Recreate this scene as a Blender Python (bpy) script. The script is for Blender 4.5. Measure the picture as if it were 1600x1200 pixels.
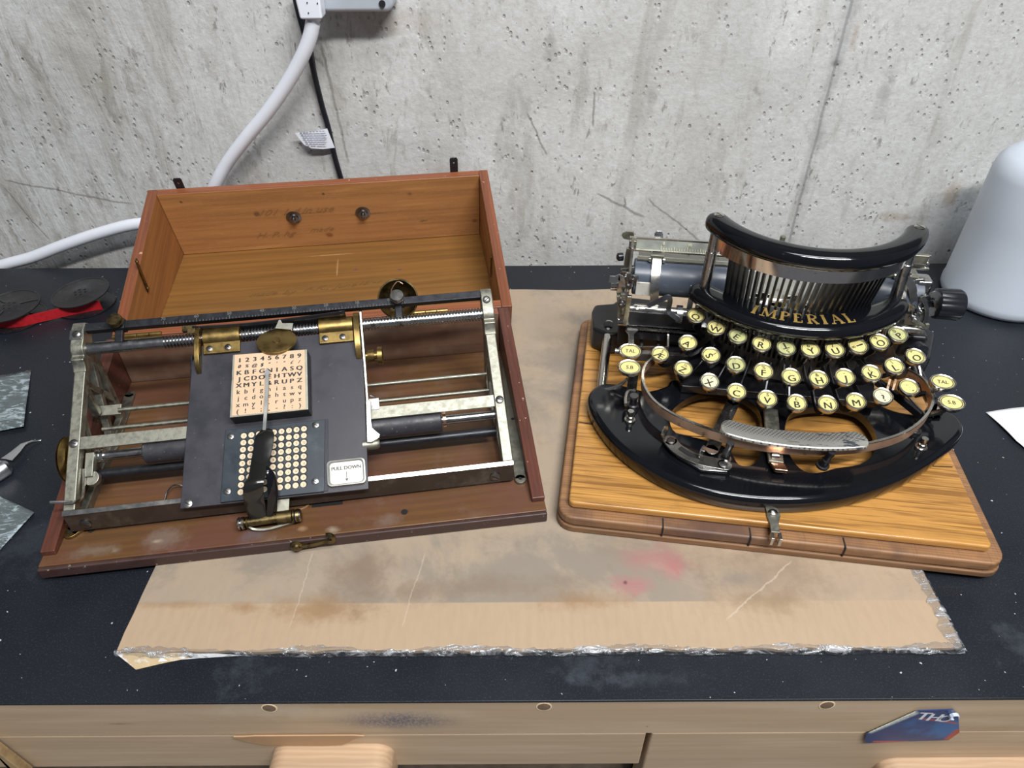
import bpy, bmesh, math, random
from mathutils import Vector, Matrix
random.seed(4)
D2R = math.pi/180
for o in list(bpy.data.objects): bpy.data.objects.remove(o, do_unlink=True)
sc = bpy.context.scene
COL = sc.collection

# ------------------------------------------------------------------ camera
CAM_H, F_PX, PITCH, ROLL = .41, 1111.0, 39.3*D2R, .31*D2R
fwd = Vector((0, math.cos(PITCH), -math.sin(PITCH)))
rgt = Vector((1, 0, 0)); dwn = fwd.cross(rgt)
r2 = math.cos(ROLL)*rgt+math.sin(ROLL)*dwn
d2 = -math.sin(ROLL)*rgt+math.cos(ROLL)*dwn
cd = bpy.data.cameras.new('camera'); cam = bpy.data.objects.new('camera', cd); COL.objects.link(cam)
cd.sensor_width = 36; cd.lens = 36*F_PX/1600; cd.clip_start = .01; cd.clip_end = 30
m = Matrix(((r2.x, -d2.x, -fwd.x, 0), (r2.y, -d2.y, -fwd.y, 0), (r2.z, -d2.z, -fwd.z, CAM_H), (0, 0, 0, 1)))
cam.matrix_world = m
sc.camera = cam

# ------------------------------------------------------------------ light
w = bpy.data.worlds.new('world'); sc.world = w; w.use_nodes = True
w.node_tree.nodes['Background'].inputs[0].default_value = (.80, .86, 1, 1)
w.node_tree.nodes['Background'].inputs[1].default_value = .13
def area(name, loc, target, sx, sy, power, col):
    l = bpy.data.lights.new(name, 'AREA'); l.shape = 'RECTANGLE'; l.size = sx; l.size_y = sy
    l.energy = power; l.color = col
    o = bpy.data.objects.new(name, l); COL.objects.link(o); o.location = loc
    o.rotation_euler = (Vector(target)-Vector(loc)).to_track_quat('-Z', 'Y').to_euler()
    return o
area('tube_light', (.42, -.40, 1.45), (.2, .6, .1), 1.0, .09, 27, (1, .99, .97))
area('tube_light', (.35, -.05, 1.75), (.15, .6, .1), 1.2, .30, 13, (.95, .97, 1))
sc.view_settings.view_transform = 'Standard'; sc.view_settings.look = 'None'
sc.view_settings.exposure = .22; sc.view_settings.gamma = 1; sc.view_settings.use_curve_mapping = False

# ------------------------------------------------------------------ pixel to place helpers
CAMP = Vector((0, 0, CAM_H))
def ray(x, y): return (r2*((x-800)/F_PX)+d2*((y-600)/F_PX)+fwd)
def PZ(x, y, z):
    d = ray(x, y); return CAMP+d*((z-CAM_H)/d.z)
def PY(x, y, Y):
    d = ray(x, y); return CAMP+d*(Y/d.y)
class Frame:
    def __init__(s, o, yaw, tilt=0, roll=0):
        s.m = Matrix.Translation(Vector(o)) @ Matrix.Rotation(yaw*D2R, 4, 'Z') @ Matrix.Rotation(tilt*D2R, 4, 'X') @ Matrix.Rotation(roll*D2R, 4, 'Y')
        s.i = s.m.inverted()
    def __call__(s, x, y, h=0):          # point of local height h seen at x, y
        c = s.i @ CAMP; d = s.i.to_3x3() @ ray(x, y)
        return c+d*((h-c.z)/d.z)
    def atY(s, x, y, Y):
        c = s.i @ CAMP; d = s.i.to_3x3() @ ray(x, y)
        return c+d*((Y-c.y)/d.y)

# ------------------------------------------------------------------ material helpers
class NT:
    def __init__(s, name):
        s.mat = bpy.data.materials.new(name); s.mat.use_nodes = True
        s.t = s.mat.node_tree; s.n = s.t.nodes; s.l = s.t.links
        s.b = s.n['Principled BSDF']; s.tc = s.n.new('ShaderNodeTexCoord')
    def set(s, **k):
        for a, v in k.items():
            s.b.inputs[a.replace('_', ' ')].default_value = v
    def inp(s, sock, v):
        if isinstance(v, bpy.types.NodeSocket): s.l.new(v, sock)
        else: sock.default_value = v
    def map(s, scale=(1, 1, 1), rot=(0, 0, 0), loc=(0, 0, 0)):
        m = s.n.new('ShaderNodeMapping'); m.inputs['Scale'].default_value = scale
        m.inputs['Rotation'].default_value = rot; m.inputs['Location'].default_value = loc
        s.l.new(s.tc.outputs['Object'], m.inputs[0]); return m.outputs[0]
    def noise(s, vec, scale=5, detail=4, rough=.5, dist=0):
        n = s.n.new('ShaderNodeTexNoise'); s.l.new(vec, n.inputs['Vector'])
        n.inputs['Scale'].default_value = scale; n.inputs['Detail'].default_value = detail
        n.inputs['Roughness'].default_value = rough; n.inputs['Distortion'].default_value = dist
        return n.outputs[0]
    def voro(s, vec, scale=5, feat='F1'):
        n = s.n.new('ShaderNodeTexVoronoi'); n.feature = feat; s.l.new(vec, n.inputs['Vector'])
        n.inputs['Scale'].default_value = scale; return n.outputs['Distance']
    def wave(s, vec, scale, dist, detail=2, dscale=1, dirn='X', typ='BANDS'):
        n = s.n.new('ShaderNodeTexWave'); n.wave_type = typ
        if typ == 'BANDS': n.bands_direction = dirn
        s.l.new(vec, n.inputs[0]); n.inputs['Scale'].default_value = scale; n.inputs['Distortion'].default_value = dist
        n.inputs['Detail'].default_value = detail; n.inputs['Detail Scale'].default_value = dscale; return n.outputs['Fac']
    def ramp(s, v, a, b, ca=0.0, cb=1.0):
        n = s.n.new('ShaderNodeMapRange'); s.l.new(v, n.inputs[0]); n.interpolation_type = 'SMOOTHSTEP'
        n.inputs[1].default_value = a; n.inputs[2].default_value = b; n.inputs[3].default_value = ca; n.inputs[4].default_value = cb
        return n.outputs[0]
    def math(s, op, a, b=0.0, c=0.0):
        n = s.n.new('ShaderNodeMath'); n.operation = op
        s.inp(n.inputs[0], a); s.inp(n.inputs[1], b); s.inp(n.inputs[2], c); return n.outputs[0]
    def mix(s, f, a, b, blend='MIX'):
        n = s.n.new('ShaderNodeMix'); n.data_type = 'RGBA'; n.blend_type = blend
        s.inp(n.inputs[0], f)
        for k, v in ((6, a), (7, b)):
            if isinstance(v, tuple) and len(v) == 3: v = v+(1,)
            s.inp(n.inputs[k], v)
        return n.outputs[2]
    def sep(s):
        n = s.n.new('ShaderNodeSeparateXYZ'); s.l.new(s.tc.outputs['Object'], n.inputs[0]); return n.outputs
    def blob(s, cx, cy, rx, ry, nz=None, amt=.5, soft=.35, ax=(0, 1)):
        xyz = s.sep()
        a = s.math('DIVIDE', s.math('SUBTRACT', xyz[ax[0]], cx), rx)
        b = s.math('DIVIDE', s.math('SUBTRACT', xyz[ax[1]], cy), ry)
        d = s.math('SQRT', s.math('ADD', s.math('MULTIPLY', a, a), s.math('MULTIPLY', b, b)))
        if nz is not None: d = s.math('ADD', d, s.math('MULTIPLY', s.math('SUBTRACT', nz, .5), amt*6))
        return s.ramp(d, 1.15, 1.05-soft*1.4)
    def line(s, axis, pos, width, nz=None, amp=0.0):
        xyz = s.sep(); v = s.math('SUBTRACT', xyz[axis], pos)
        if nz is not None: v = s.math('ADD', v, s.math('MULTIPLY', s.math('SUBTRACT', nz, .5), amp))
        return s.ramp(s.math('ABSOLUTE', v), width, width*.4)
    def seg(s, x0, y0, x1, y1, width, nz=None, amp=0.0, ax=(0, 1)):     # a line piece
        xyz = s.sep(); L = math.hypot(x1-x0, y1-y0); ux, uy = (x1-x0)/L, (y1-y0)/L
        dx = s.math('SUBTRACT', xyz[ax[0]], x0); dy = s.math('SUBTRACT', xyz[ax[1]], y0)
        t = s.math('ADD', s.math('MULTIPLY', dx, ux), s.math('MULTIPLY', dy, uy))
        d = s.math('SUBTRACT', s.math('MULTIPLY', dx, uy), s.math('MULTIPLY', dy, ux))
        if nz is not None: d = s.math('ADD', d, s.math('MULTIPLY', s.math('SUBTRACT', nz, .5), amp))
        m = s.ramp(s.math('ABSOLUTE', d), width, width*.3)
        m = s.math('MULTIPLY', m, s.ramp(t, 0, L*.08)); return s.math('MULTIPLY', m, s.ramp(t, L, L*.9))
    def mx(s, *v):
        r = v[0]
        for k in v[1:]: r = s.math('MAXIMUM', r, k)
        return r
    def col(s, c): s.inp(s.b.inputs['Base Color'], c if not (isinstance(c, tuple) and len(c) == 3) else c+(1,))
    def rough(s, v): s.inp(s.b.inputs['Roughness'], v)
    def bump(s, h, strength=.3, dist=.001):
        n = s.n.new('ShaderNodeBump'); n.inputs['Strength'].default_value = strength; n.inputs['Distance'].default_value = dist
        s.l.new(h, n.inputs['Height']); s.l.new(n.outputs[0], s.b.inputs['Normal'])

def simple(name, col, rough=.5, metal=0, var=.12, vscale=90, bump=0, spec=.5, coat=0, dirt=None, dscale=60, dthr=(.58, .72)):
    n = NT(name); v = n.noise(n.map(), vscale, 4, .6)
    c = n.mix(v, tuple(x*(1-var) for x in col), tuple(min(1, x*(1+var)) for x in col))
    if dirt:
        c = n.mix(n.ramp(n.noise(n.map(loc=(.3, .1, .2)), dscale, 5, .65), *dthr), c, dirt)
    n.col(c); n.rough(n.ramp(v, .3, .7, max(.02, rough*.8), rough*1.2)); n.set(Metallic=metal)
    n.b.inputs['Specular IOR Level'].default_value = spec
    if coat: n.b.inputs['Coat Weight'].default_value = coat; n.b.inputs['Coat Roughness'].default_value = .08
    if bump: n.bump(v, bump, .0005)
    return n.mat

def wood(name, c1, c2, axis=0, gscale=14, rough=.4, spots=None, coat=.0, streak=.5, extra=None, c3=None, fine_amt=.55):
    n = NT(name)
    sc_ = [140, 140, 140]; sc_[axis] = 5
    big = [9, 9, 9]; big[axis] = 1.2
    fine = n.noise(n.map(tuple(sc_)), 1, 5, .65, .2)
    rings = n.wave(n.map(tuple(big)), gscale, 5, 3, 1.5, dirn='Y' if axis == 0 else 'X')
    c = n.mix(n.ramp(rings, .1, .9, 0, streak), c1, c2)
    c = n.mix(n.ramp(fine, .35, .7, 0, fine_amt), c, tuple(x*.55 for x in c2))
    if c3: c = n.mix(n.ramp(n.noise(n.map(loc=(3, 1, 2)), 14, 4, .6), .42, .68), c, c3)
    if spots:
        c = n.mix(n.ramp(n.noise(n.map(), 420, 2, .5), .72, .76), c, spots)
        c = n.mix(n.ramp(n.noise(n.map(loc=(.5, .7, .1)), 95, 3, .6), .70, .76), c, spots)
    if extra: c = extra(n, c)
    n.col(c); n.rough(n.ramp(fine, .3, .7, rough*.85, rough*1.2)); n.bump(fine, .25, .0004)
    if coat: n.b.inputs['Coat Weight'].default_value = coat; n.b.inputs['Coat Roughness'].default_value = .2
    return n.mat

M = {}
M['nickel'] = simple('nickel', (.58, .565, .52), .24, 1, .12, 130, dirt=(.42, .38, .30), dscale=160, dthr=(.56, .75))
M['nickel_matt'] = simple('nickel_matt', (.34, .335, .28), .52, 1, .15, 200, bump=.25, dirt=(.30, .27, .20), dscale=120, dthr=(.55, .75))
M['steel'] = simple('steel', (.42, .42, .42), .25, 1, .18, 160, dirt=(.16, .14, .12), dscale=90)
M['steel_dark'] = simple('steel_dark', (.20, .20, .21), .33, 1, .25, 160, dirt=(.08, .07, .06), dscale=120)
M['screw'] = simple('screw', (.22, .21, .20), .35, 1, .2, 160)
M['brass'] = simple('brass', (.34, .235, .085), .38, 1, .15, 130, bump=.15, dirt=(.23, .14, .06), dscale=150, dthr=(.5, .72))
M['brass_dark'] = simple('brass_dark', (.21, .155, .07), .4, 1, .3, 120, dirt=(.06, .05, .03), dscale=90, dthr=(.45, .6))
M['copper'] = simple('copper', (.80, .52, .36), .22, 1, .12, 120, dirt=(.30, .18, .12), dscale=140)
M['japan'] = simple('black_japan', (.0045, .0050, .0068), .10, 0, .2, 60, spec=.5, coat=0, dirt=(.03, .035, .045), dscale=220, dthr=(.68, .8))
M['black'] = simple('black_paint', (.012, .012, .014), .35, 0, .3, 100, dirt=(.05, .045, .04), dscale=150, dthr=(.6, .8))
M['black_iron'] = simple('black_iron', (.035, .036, .042), .38, .6, .3, 150, dirt=(.12, .11, .10), dscale=170, dthr=(.6, .8))
M['dusty'] = simple('dusty_black', (.06, .055, .05), .6, .2, .4, 130, dirt=(.17, .15, .12), dscale=90, dthr=(.5, .75))
M['plate'] = simple('plate_paint', (.030, .029, .038), .40, 0, .2, 60, spec=.5, dirt=(.16, .16, .18), dscale=330, dthr=(.66, .76), bump=.1)
M['index'] = simple('index_plate', (.017, .027, .038), .38, 0, .22, 60, spec=.5, dirt=(.08, .11, .12), dscale=40, dthr=(.5, .8))
M['rubber'] = simple('rubber', (.035, .035, .042), .45, 0, .25, 150, dirt=(.16, .15, .14), dscale=260, dthr=(.62, .72), bump=.2)
M['platen'] = simple('platen_rubber', (.075, .09, .12), .38, 0, .15, 60, dirt=(.16, .18, .2), dscale=120, dthr=(.6, .8))
M['knob'] = simple('black_knob', (.012, .013, .018), .3, 0, .2, 60)
M['cream'] = simple('key_cream', (.74, .66, .27), .25, 0, .06, 200, coat=.2, dirt=(.62, .56, .26), dscale=120, dthr=(.5, .8))
M['cream_green'] = simple('key_cream_green', (.52, .52, .23), .25, 0, .12, 200, coat=.2, dirt=(.42, .43, .24), dscale=200, dthr=(.45, .7))
M['cream_white'] = simple('key_cream_pale', (.76, .72, .48), .25, 0, .06, 200, coat=.2)
M['dot'] = simple('character_rubber', (.74, .60, .42), .6, 0, .08, 200)
M['card'] = simple('card_paper', (.66, .465, .30), .6, 0, .05, 60, dirt=(.72, .52, .34), dscale=40, dthr=(.5, .85))
M['ink'] = simple('ink', (.025, .022, .022), .6, 0, .1)
M['keyink'] = simple('key_ink', (.035, .032, .02), .4, 0, .1)
M['pencil'] = simple('pencil', (.17, .085, .026), .7, 0, .1)
M['gold'] = simple('gold_leaf', (.75, .50, .15), .35, .7, .2, 300)
M['engrave'] = simple('engraving', (.17, .17, .16), .5, 0, .2)
M['goldline'] = simple('scale_paint', (.78, .72, .45), .5, 0, .1)
M['white_paint'] = simple('worn_enamel', (.62, .61, .56), .4, .2, .12, 100, dirt=(.3, .28, .22), dscale=200, dthr=(.55, .7))
M['rail_face'] = simple('dirty_shaded_rail', (.055, .038, .028), .5, .3, .3, 40, dirt=(.12, .095, .07), dscale=60, dthr=(.5, .8))  # dirt plus the shadow on the rail's front, both in the colour
M['felt'] = simple('dark_hole', (.01, .01, .01), .8, 0, .1)

def mat_concrete():
    n = NT('concrete')
    base = n.noise(n.map(), 7, 6, .62, .6)
    st = n.noise(n.map((26, 1, 5)), 1, 5, .6, .4)
    fine = n.noise(n.map(), 160, 5, .7)
    c = n.mix(n.ramp(base, .3, .72), (.545, .55, .54), (.715, .73, .725))
    c = n.mix(n.ramp(n.noise(n.map(loc=(2, 0, 1)), 3.2, 4, .6), .4, .7, 0, .7), c, (.66, .675, .67))
    c = n.mix(n.ramp(st, .50, .70, 0, .6), c, (.37, .35, .31))
    c = n.mix(n.ramp(fine, .3, .75, .35, 0), c, (.34, .32, .28))
    # rough left side
    xyz = n.sep(); left = n.ramp(xyz[0], -.12, -.45)
    stl = n.noise(n.map((60, 1, 14), rot=(0, -.35, 0)), 1, 5, .65, .6)
    c = n.mix(n.math('MULTIPLY', n.ramp(stl, .5, .68), n.math('MULTIPLY', left, .62)), c, (.36, .345, .31))
    smr = n.noise(n.map((46, 1, 15), rot=(0, -.22, 0), loc=(3, 0, 4)), 1, 6, .68, .5)
    c = n.mix(n.math('MULTIPLY', n.ramp(smr, .55, .68), n.ramp(xyz[0], .15, -.25, .30, .75)), c, (.30, .28, .245))
    smt = n.noise(n.map((120, 1, 55), rot=(0, -.3, 0), loc=(6, 0, 1)), 1, 5, .7, .3)
    c = n.mix(n.math('MULTIPLY', n.ramp(smt, .60, .68), n.ramp(base, .40, .58, .2, .8)), c, (.20, .185, .165))
    # dark blotches, pits
    bl = n.noise(n.map((38, 1, 24)), 1, 6, .7, .3)
    c = n.mix(n.ramp(bl, .60, .76, 0, .75), c, (.27, .26, .24))
    bro = n.noise(n.map((30, 1, 22), loc=(5, 2, 3)), 1, 5, .7)
    c = n.mix(n.ramp(bro, .64, .76, 0, .5), c, (.40, .30, .22))
    pit = n.voro(n.map((1, 1, .8)), 75); pm = n.noise(n.map(loc=(1, 4, 2)), 26, 3, .6)
    pits = n.math('MULTIPLY', n.ramp(n.math('ADD', pit, n.math('MULTIPLY', n.noise(n.map((1, 1, .6)), 200, 2, .5), .14)), .22, .15), n.ramp(pm, .54, .60))
    pit2 = n.voro(n.map((1, 1, .7), loc=(.7, .2, .1)), 140)
    pits2 = n.math('MULTIPLY', n.ramp(pit2, .26, .12), n.ramp(n.noise(n.map(loc=(7, 4, 2)), 17, 3, .6), .45, .6))
    pt = n.mx(pits, n.math('MULTIPLY', pits2, .7))
    c = n.mix(n.math('MULTIPLY', pt, .5), c, (.20, .19, .18))
    spk = n.noise(n.map((1, 1, .7), loc=(4, 1, 3)), 240, 2, .6)
    c = n.mix(n.math('MULTIPLY', n.ramp(spk, .66, .72, 0, .75), n.ramp(n.noise(n.map(loc=(9, 4, 2)), 13, 4, .6), .4, .6)), c, (.20, .19, .18))
    smd = n.noise(n.map((70, 1, 45), loc=(2, 5, 8)), 1, 5, .7, .5)
    c = n.mix(n.ramp(smd, .56, .74, 0, .55), c, (.36, .355, .34))
    # seams and cracks
    nz = n.noise(n.map(), 30, 4, .6)
    s1a, s1b = PY(1330, 0, YW), PY(1238, 365, YW)
    k = n.seg(s1a.x, s1a.z+.1, s1b.x, s1b.z-.1, .010, nz, .012, (0, 2))
    c = n.mix(n.math('MULTIPLY', n.math('MULTIPLY', k, .42), n.ramp(nz, .2, .6)), c, (.28, .285, .29))
    k = n.seg(s1a.x, s1a.z+.1, s1b.x, s1b.z-.1, .0022, nz, .004, (0, 2))
    c = n.mix(n.math('MULTIPLY', k, .5), c, (.16, .16, .165))
    cr = [((0, 280), (215, 322), .0016), ((5, 290), (80, 378), .0015), ((1010, 318-10), (1105, 385), .0015), ((930, 300), (1010, 340), .002),
          ((822, 175), (855, 245), .0014), ((928, 140), (926, 200), .0016), ((500, 60), (545, 260), .0020)]
    for a, b, wd in cr:
        p, q = PY(a[0], a[1], YW), PY(b[0], b[1], YW)
        c = n.mix(n.math('MULTIPLY', n.seg(p.x, p.z, q.x, q.z, wd, nz, .010, (0, 2)), .6), c, (.17, .155, .135))
    for x, y, rx, ry, cc in ((1308, 98, .006, .006, (.05, .05, .05)), (1385, 138, .010, .03, (.28, .28, .27)), (1420, 340, .035, .006, (.27, .20, .12)), (1490, 300, .01, .02, (.38, .30, .22)),
                             (858, 85, .008, .022, (.22, .21, .20)), (1095, 97, .014, .016, (.52, .51, .48)), (620, 35, .04, .012, (.45, .38, .32)), (1335, 60, .006, .014, (.35, .24, .16)), (1018, 150, .006, .018, (.3, .29, .28)), (796, 306, .006, .008, (.3, .29, .28)), (520, 215, .03, .045, (.45, .44, .42)), (130, 85, .03, .04, (.40, .38, .33))):
        p = PY(x, y, YW)
        c = n.mix(n.math('MULTIPLY', n.blob(p.x, p.z, rx, ry, nz, .8, .9, (0, 2)), .55), c, cc)
    n.col(c); n.rough(.85)
    h = n.math('SUBTRACT', n.math('ADD', n.math('MULTIPLY', fine, .35), n.math('MULTIPLY', base, 1.0)), n.math('MULTIPLY', pt, .8))
    h = n.math('ADD', h, n.math('MULTIPLY', n.math('MULTIPLY', stl, left), 1.3))
    n.bump(h, .55, .0035); return n.mat

def mat_bench():
    n = NT('black_bench_mat')
    v = n.noise(n.map(), 9, 5, .6); f = n.noise(n.map(), 900, 2, .5)
    c = n.mix(v, (.0075, .009, .013), (.014, .018, .025))
    c = n.mix(n.ramp(f, .5, .8, 0, .5), c, (.045, .052, .062))
    sp = n.noise(n.map(loc=(.3, .2, 0)), 330, 1, .4)
    c = n.mix(n.ramp(sp, .775, .79), c, (.45, .46, .47))
    sc1 = n.noise(n.map((6, 160, 1), rot=(0, 0, .5)), 1, 3, .6)
    c = n.mix(n.ramp(sc1, .68, .8, 0, .25), c, (.10, .11, .12))
    n2 = n.noise(n.map(), 45, 4, .7)
    for x, y, rx, ry, k in ((925, 1045, .028, .012, .5), (375, 1040, .02, .016, .5), (60, 850, .05, .03, .3), (1590, 1010, .02, .015, .5), (1000, 1060, .05, .006, .3)):
        p = PZ(x, y, 0); c = n.mix(n.math('MULTIPLY', n.blob(p.x, p.y, rx, ry, n2, .8, .9), k*.45), c, (.10, .12, .15))
    n.col(c); n.rough(n.ramp(v, .3, .7, .36, .50)); n.bump(f, .12, .0003); n.b.inputs['Specular IOR Level'].default_value = .36
    return n.mat

def mat_cardboard():
    n = NT('cardboard')
    v = n.noise(n.map(), 12, 5, .6); f = n.noise(n.map((260, 60, 1)), 1, 4, .6)
    c = n.mix(v, (.41, .30, .195), (.48, .355, .24))
    c = n.mix(n.ramp(f, .35, .75, 0, .3), c, (.37, .26, .175))
    lv = n.wave(n.map((1, 1, 1)), 45, .6, 1, 2, dirn='X')
    c = n.mix(n.math('MULTIPLY', lv, .04), c, (.30, .21, .14))
    xyz = n.sep(); yl = PZ(800, 941, .005).y
    nz = n.noise(n.map(loc=(1, 2, 0)), 18, 5, .65); nf = n.noise(n.map(loc=(1, 2, 0)), 60, 5, .7)
    above = n.ramp(n.math('ADD', xyz[1], n.math('MULTIPLY', nf, .0006)), yl-.0002, yl+.0009)
    rightf = n.ramp(xyz[0], .20, .05)
    g = n.math('MULTIPLY', above, n.ramp(nz, .3, .62, .55, 1))
    g = n.math('MULTIPLY', g, n.math('ADD', n.math('MULTIPLY', rightf, .65), .35))
    c = n.mix(n.math('MULTIPLY', g, .8), c, (.335, .275, .21))
    g2 = n.noise(n.map(loc=(5, 3, 0)), 9, 6, .7, .4)
    c = n.mix(n.math('MULTIPLY', n.math('MULTIPLY', above, n.ramp(g2, .44, .60, 0, .85)), n.math('ADD', n.math('MULTIPLY', rightf, .7), .3)), c, (.25, .215, .175))
    c = n.mix(n.math('MULTIPLY', above, n.ramp(nf, .55, .75, 0, .45)), c, (.23, .18, .13))
    for x, y, rx, ry, k, cc in ((270, 945, .035, .003, .6, 0), (383, 948, .014, .0045, .8, 0), (500, 950, .036, .011, .85, 0), (905, 937, .034, .008, .8, 0), (1205, 938, .03, .010, .75, 1),
                                (1190, 900, .05, .03, .5, 2), (1240, 860, .035, .03, .3, 2), (560, 905, .026, .024, .8, 2), (575, 880, .016, .02, .7, 2), (640, 925, .02, .01, .5, 2), (770, 915, .045, .010, .6, 2), (690, 920, .03, .012, .5, 2), (880, 915, .03, .012, .5, 2), (1000, 850, .04, .02, .35, 2), (1090, 865, .03, .02, .4, 2),
                                (1025, 875, .026, .014, .42, 3), (985, 913, .015, .009, .6, 3), (1045, 893, .012, .009, .35, 3), (977, 910, .002, .002, .9, 5), (1150, 905, .022, .008, .6, 4),
                                (868, 560, .03, .02, .6, 4), (885, 620, .02, .02, .5, 4), (850, 520, .02, .02, .4, 4)):
        p = PZ(x, y, .005)
        cc = [(.30, .18, .085), (.33, .23, .13), (.23, .165, .115), (.45, .14, .15), (.22, .19, .16), (.08, .01, .05)][cc]
        c = n.mix(n.math('MULTIPLY', n.blob(p.x, p.y, rx*1.1, ry*1.15, nf, .35, .8), k), c, cc)
    a, b = PZ(1240, 875, .005), PZ(1130, 972, .005)
    c = n.mix(n.math('MULTIPLY', n.seg(a.x, a.y, b.x, b.y, .0008, nf, .006), .4), c, (.62, .52, .42))
    for x in (470, 645):
        a, b = PZ(x+20, 860, .005), PZ(x-18, 985, .005)
        c = n.mix(n.math('MULTIPLY', n.seg(a.x, a.y, b.x, b.y, .0006, nf, .006), .3), c, (.62, .52, .42))
    n.col(c); n.rough(.62); n.bump(n.math('ADD', n.math('MULTIPLY', lv, .4), f), .12, .0006)
    n.b.inputs['Coat Weight'].default_value = .12; n.b.inputs['Coat Roughness'].default_value = .3
    return n.mat

def mat_film():
    n = NT('clear_film')
    f = n.noise(n.map((60, 200, 60)), 1, 4, .7, 1.2)
    n.col(n.mix(n.ramp(f, .4, .65), (.16, .17, .19), (.80, .82, .85)))
    n.rough(.12); n.bump(f, 1, .004); n.set(Metallic=.35)
    n.inp(n.b.inputs['Alpha'], n.ramp(f, .42, .66, .18, .85)); return n.mat
def mat_film_sheet():
    n = NT('highlight_streak_sheet')
    f = n.noise(n.map((50, 130, 1), rot=(0, 0, .6)), 1, 5, .7, 1.5)
    n.col(n.mix(n.ramp(f, .48, .62), (.10, .125, .13), (.38, .46, .50)))  # pale streaks are highlights on the shiny plastic, put into its colour
    n.rough(.16); n.bump(f, .5, .002); n.b.inputs['Specular IOR Level'].default_value = .9
    return n.mat

# ------------------------------------------------------------------ mesh helpers
def finish(name, bm, mat, parent=None, bevel=0, smooth=True, angle=38, label=None):
    me = bpy.data.meshes.new(name); bmesh.ops.recalc_face_normals(bm, faces=bm.faces); bm.to_mesh(me); bm.free()
    for mt in (mat if isinstance(mat, (list, tuple)) else [mat]): me.materials.append(mt)
    if smooth:
        for p in me.polygons: p.use_smooth = True
        me.set_sharp_from_angle(angle=angle*D2R)
    o = bpy.data.objects.new(name, me); COL.objects.link(o)
    if parent is not None: o.parent = parent
    if bevel:
        b = o.modifiers.new('bevel', 'BEVEL'); b.width = bevel; b.segments = 2; b.limit_method = 'ANGLE'; b.angle_limit = 40*D2R; b.harden_normals = True
    if label: o['label'] = label
    return o
def thing(name, label, cat, frame=None, loc=(0, 0, 0), group=None):
    o = bpy.data.objects.new(name, None); COL.objects.link(o); o.empty_display_size = .02
    if frame is not None: o.matrix_world = frame.m
    else: o.location = loc
    o['label'] = label; o['category'] = cat
    if group: o['group'] = group
    return o
def tag(o, label, cat, group=None):
    o['label'] = label; o['category'] = cat
    if group: o['group'] = group
    return o
V = Vector
def quad_prism(bm, pts, dz):          # polygon (list of Vectors) extruded along vector dz
    a = [bm.verts.new(p) for p in pts]; b = [bm.verts.new(V(p)+V(dz)) for p in pts]
    n = len(a); bm.faces.new(a); bm.faces.new(b[::-1])
    for i in range(n): bm.faces.new((a[i], b[i], b[(i+1) % n], a[(i+1) % n]))
def box(bm, lo, hi):
    x0, y0, z0 = lo; x1, y1, z1 = hi
    quad_prism(bm, [V((x0, y0, z0)), V((x1, y0, z0)), V((x1, y1, z0)), V((x0, y1, z0))], (0, 0, z1-z0))
def frame_of(d, up=None):
    d = d.normalized(); up = V(up) if up is not None else (V((0, 0, 1)) if abs(d.z) < .95 else V((0, 1, 0)))
    s = d.cross(up).normalized(); return s, s.cross(d).normalized()
def sweep(bm, pts, prof, up=None, closed=False, caps=True, scales=None, tw=0):
    """profile (a along side, b along up) swept through pts"""
    pts = [V(p) for p in pts]; n = len(pts); rings = []
    for i, p in enumerate(pts):
        if closed: d = pts[(i+1) % n]-pts[i-1]
        else: d = pts[min(i+1, n-1)]-pts[max(i-1, 0)]
        s, u = frame_of(d, up); k = scales[i] if scales else 1
        if not isinstance(k, tuple): k = (k, k)
        rings.append([bm.verts.new(p+s*a*k[0]+u*b*k[1]) for a, b in prof])
    m = len(prof)
    for i in range(n if closed else n-1):
        A, B = rings[i], rings[(i+1) % n]
        for j in range(m): bm.faces.new((A[j], A[(j+1) % m], B[(j+1) % m], B[j]))
    if caps and not closed: bm.faces.new(rings[0][::-1]); bm.faces.new(rings[-1])
def circ(r, n=12, r2_=None):
    return [(r*math.cos(2*math.pi*i/n), (r2_ or r)*math.sin(2*math.pi*i/n)) for i in range(n)]
def rectp(w_, h_): return [(-w_/2, -h_/2), (w_/2, -h_/2), (w_/2, h_/2), (-w_/2, h_/2)]
def rrect(w_, h_, r, n=4):
    o = []
    for cx, cy, a0 in ((w_/2-r, h_/2-r, 0), (-w_/2+r, h_/2-r, 90), (-w_/2+r, -h_/2+r, 180), (w_/2-r, -h_/2+r, 270)):
        for i in range(n+1):
            a = (a0+90*i/n)*D2R; o.append((cx+r*math.cos(a), cy+r*math.sin(a)))
    return o
def rod(bm, a, b, r, n=14): sweep(bm, [a, b], circ(r, n))
def bar(bm, a, b, w_, h_, up=None): sweep(bm, [a, b], rectp(w_, h_), up)
def wire(bm, pts, r, n=7): sweep(bm, smoothpath(pts, 3), circ(r, n))
def smoothpath(pts, k=4, closed=False):
    pts = [V(p) for p in pts]; n = len(pts)
    if n < 3: return pts
    out = []
    for i in range(n if closed else n-1):
        if closed: p0, p1, p2, p3 = pts[i-1], pts[i], pts[(i+1) % n], pts[(i+2) % n]
        else: p0, p1, p2, p3 = pts[max(i-1, 0)], pts[i], pts[i+1], pts[min(i+2, n-1)]
        for j in range(k):
            t = j/k
            out.append(.5*((2*p1)+(-p0+p2)*t+(2*p0-5*p1+4*p2-p3)*t*t+(-p0+3*p1-3*p2+p3)*t**3))
    if not closed: out.append(pts[-1])
    return out
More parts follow.
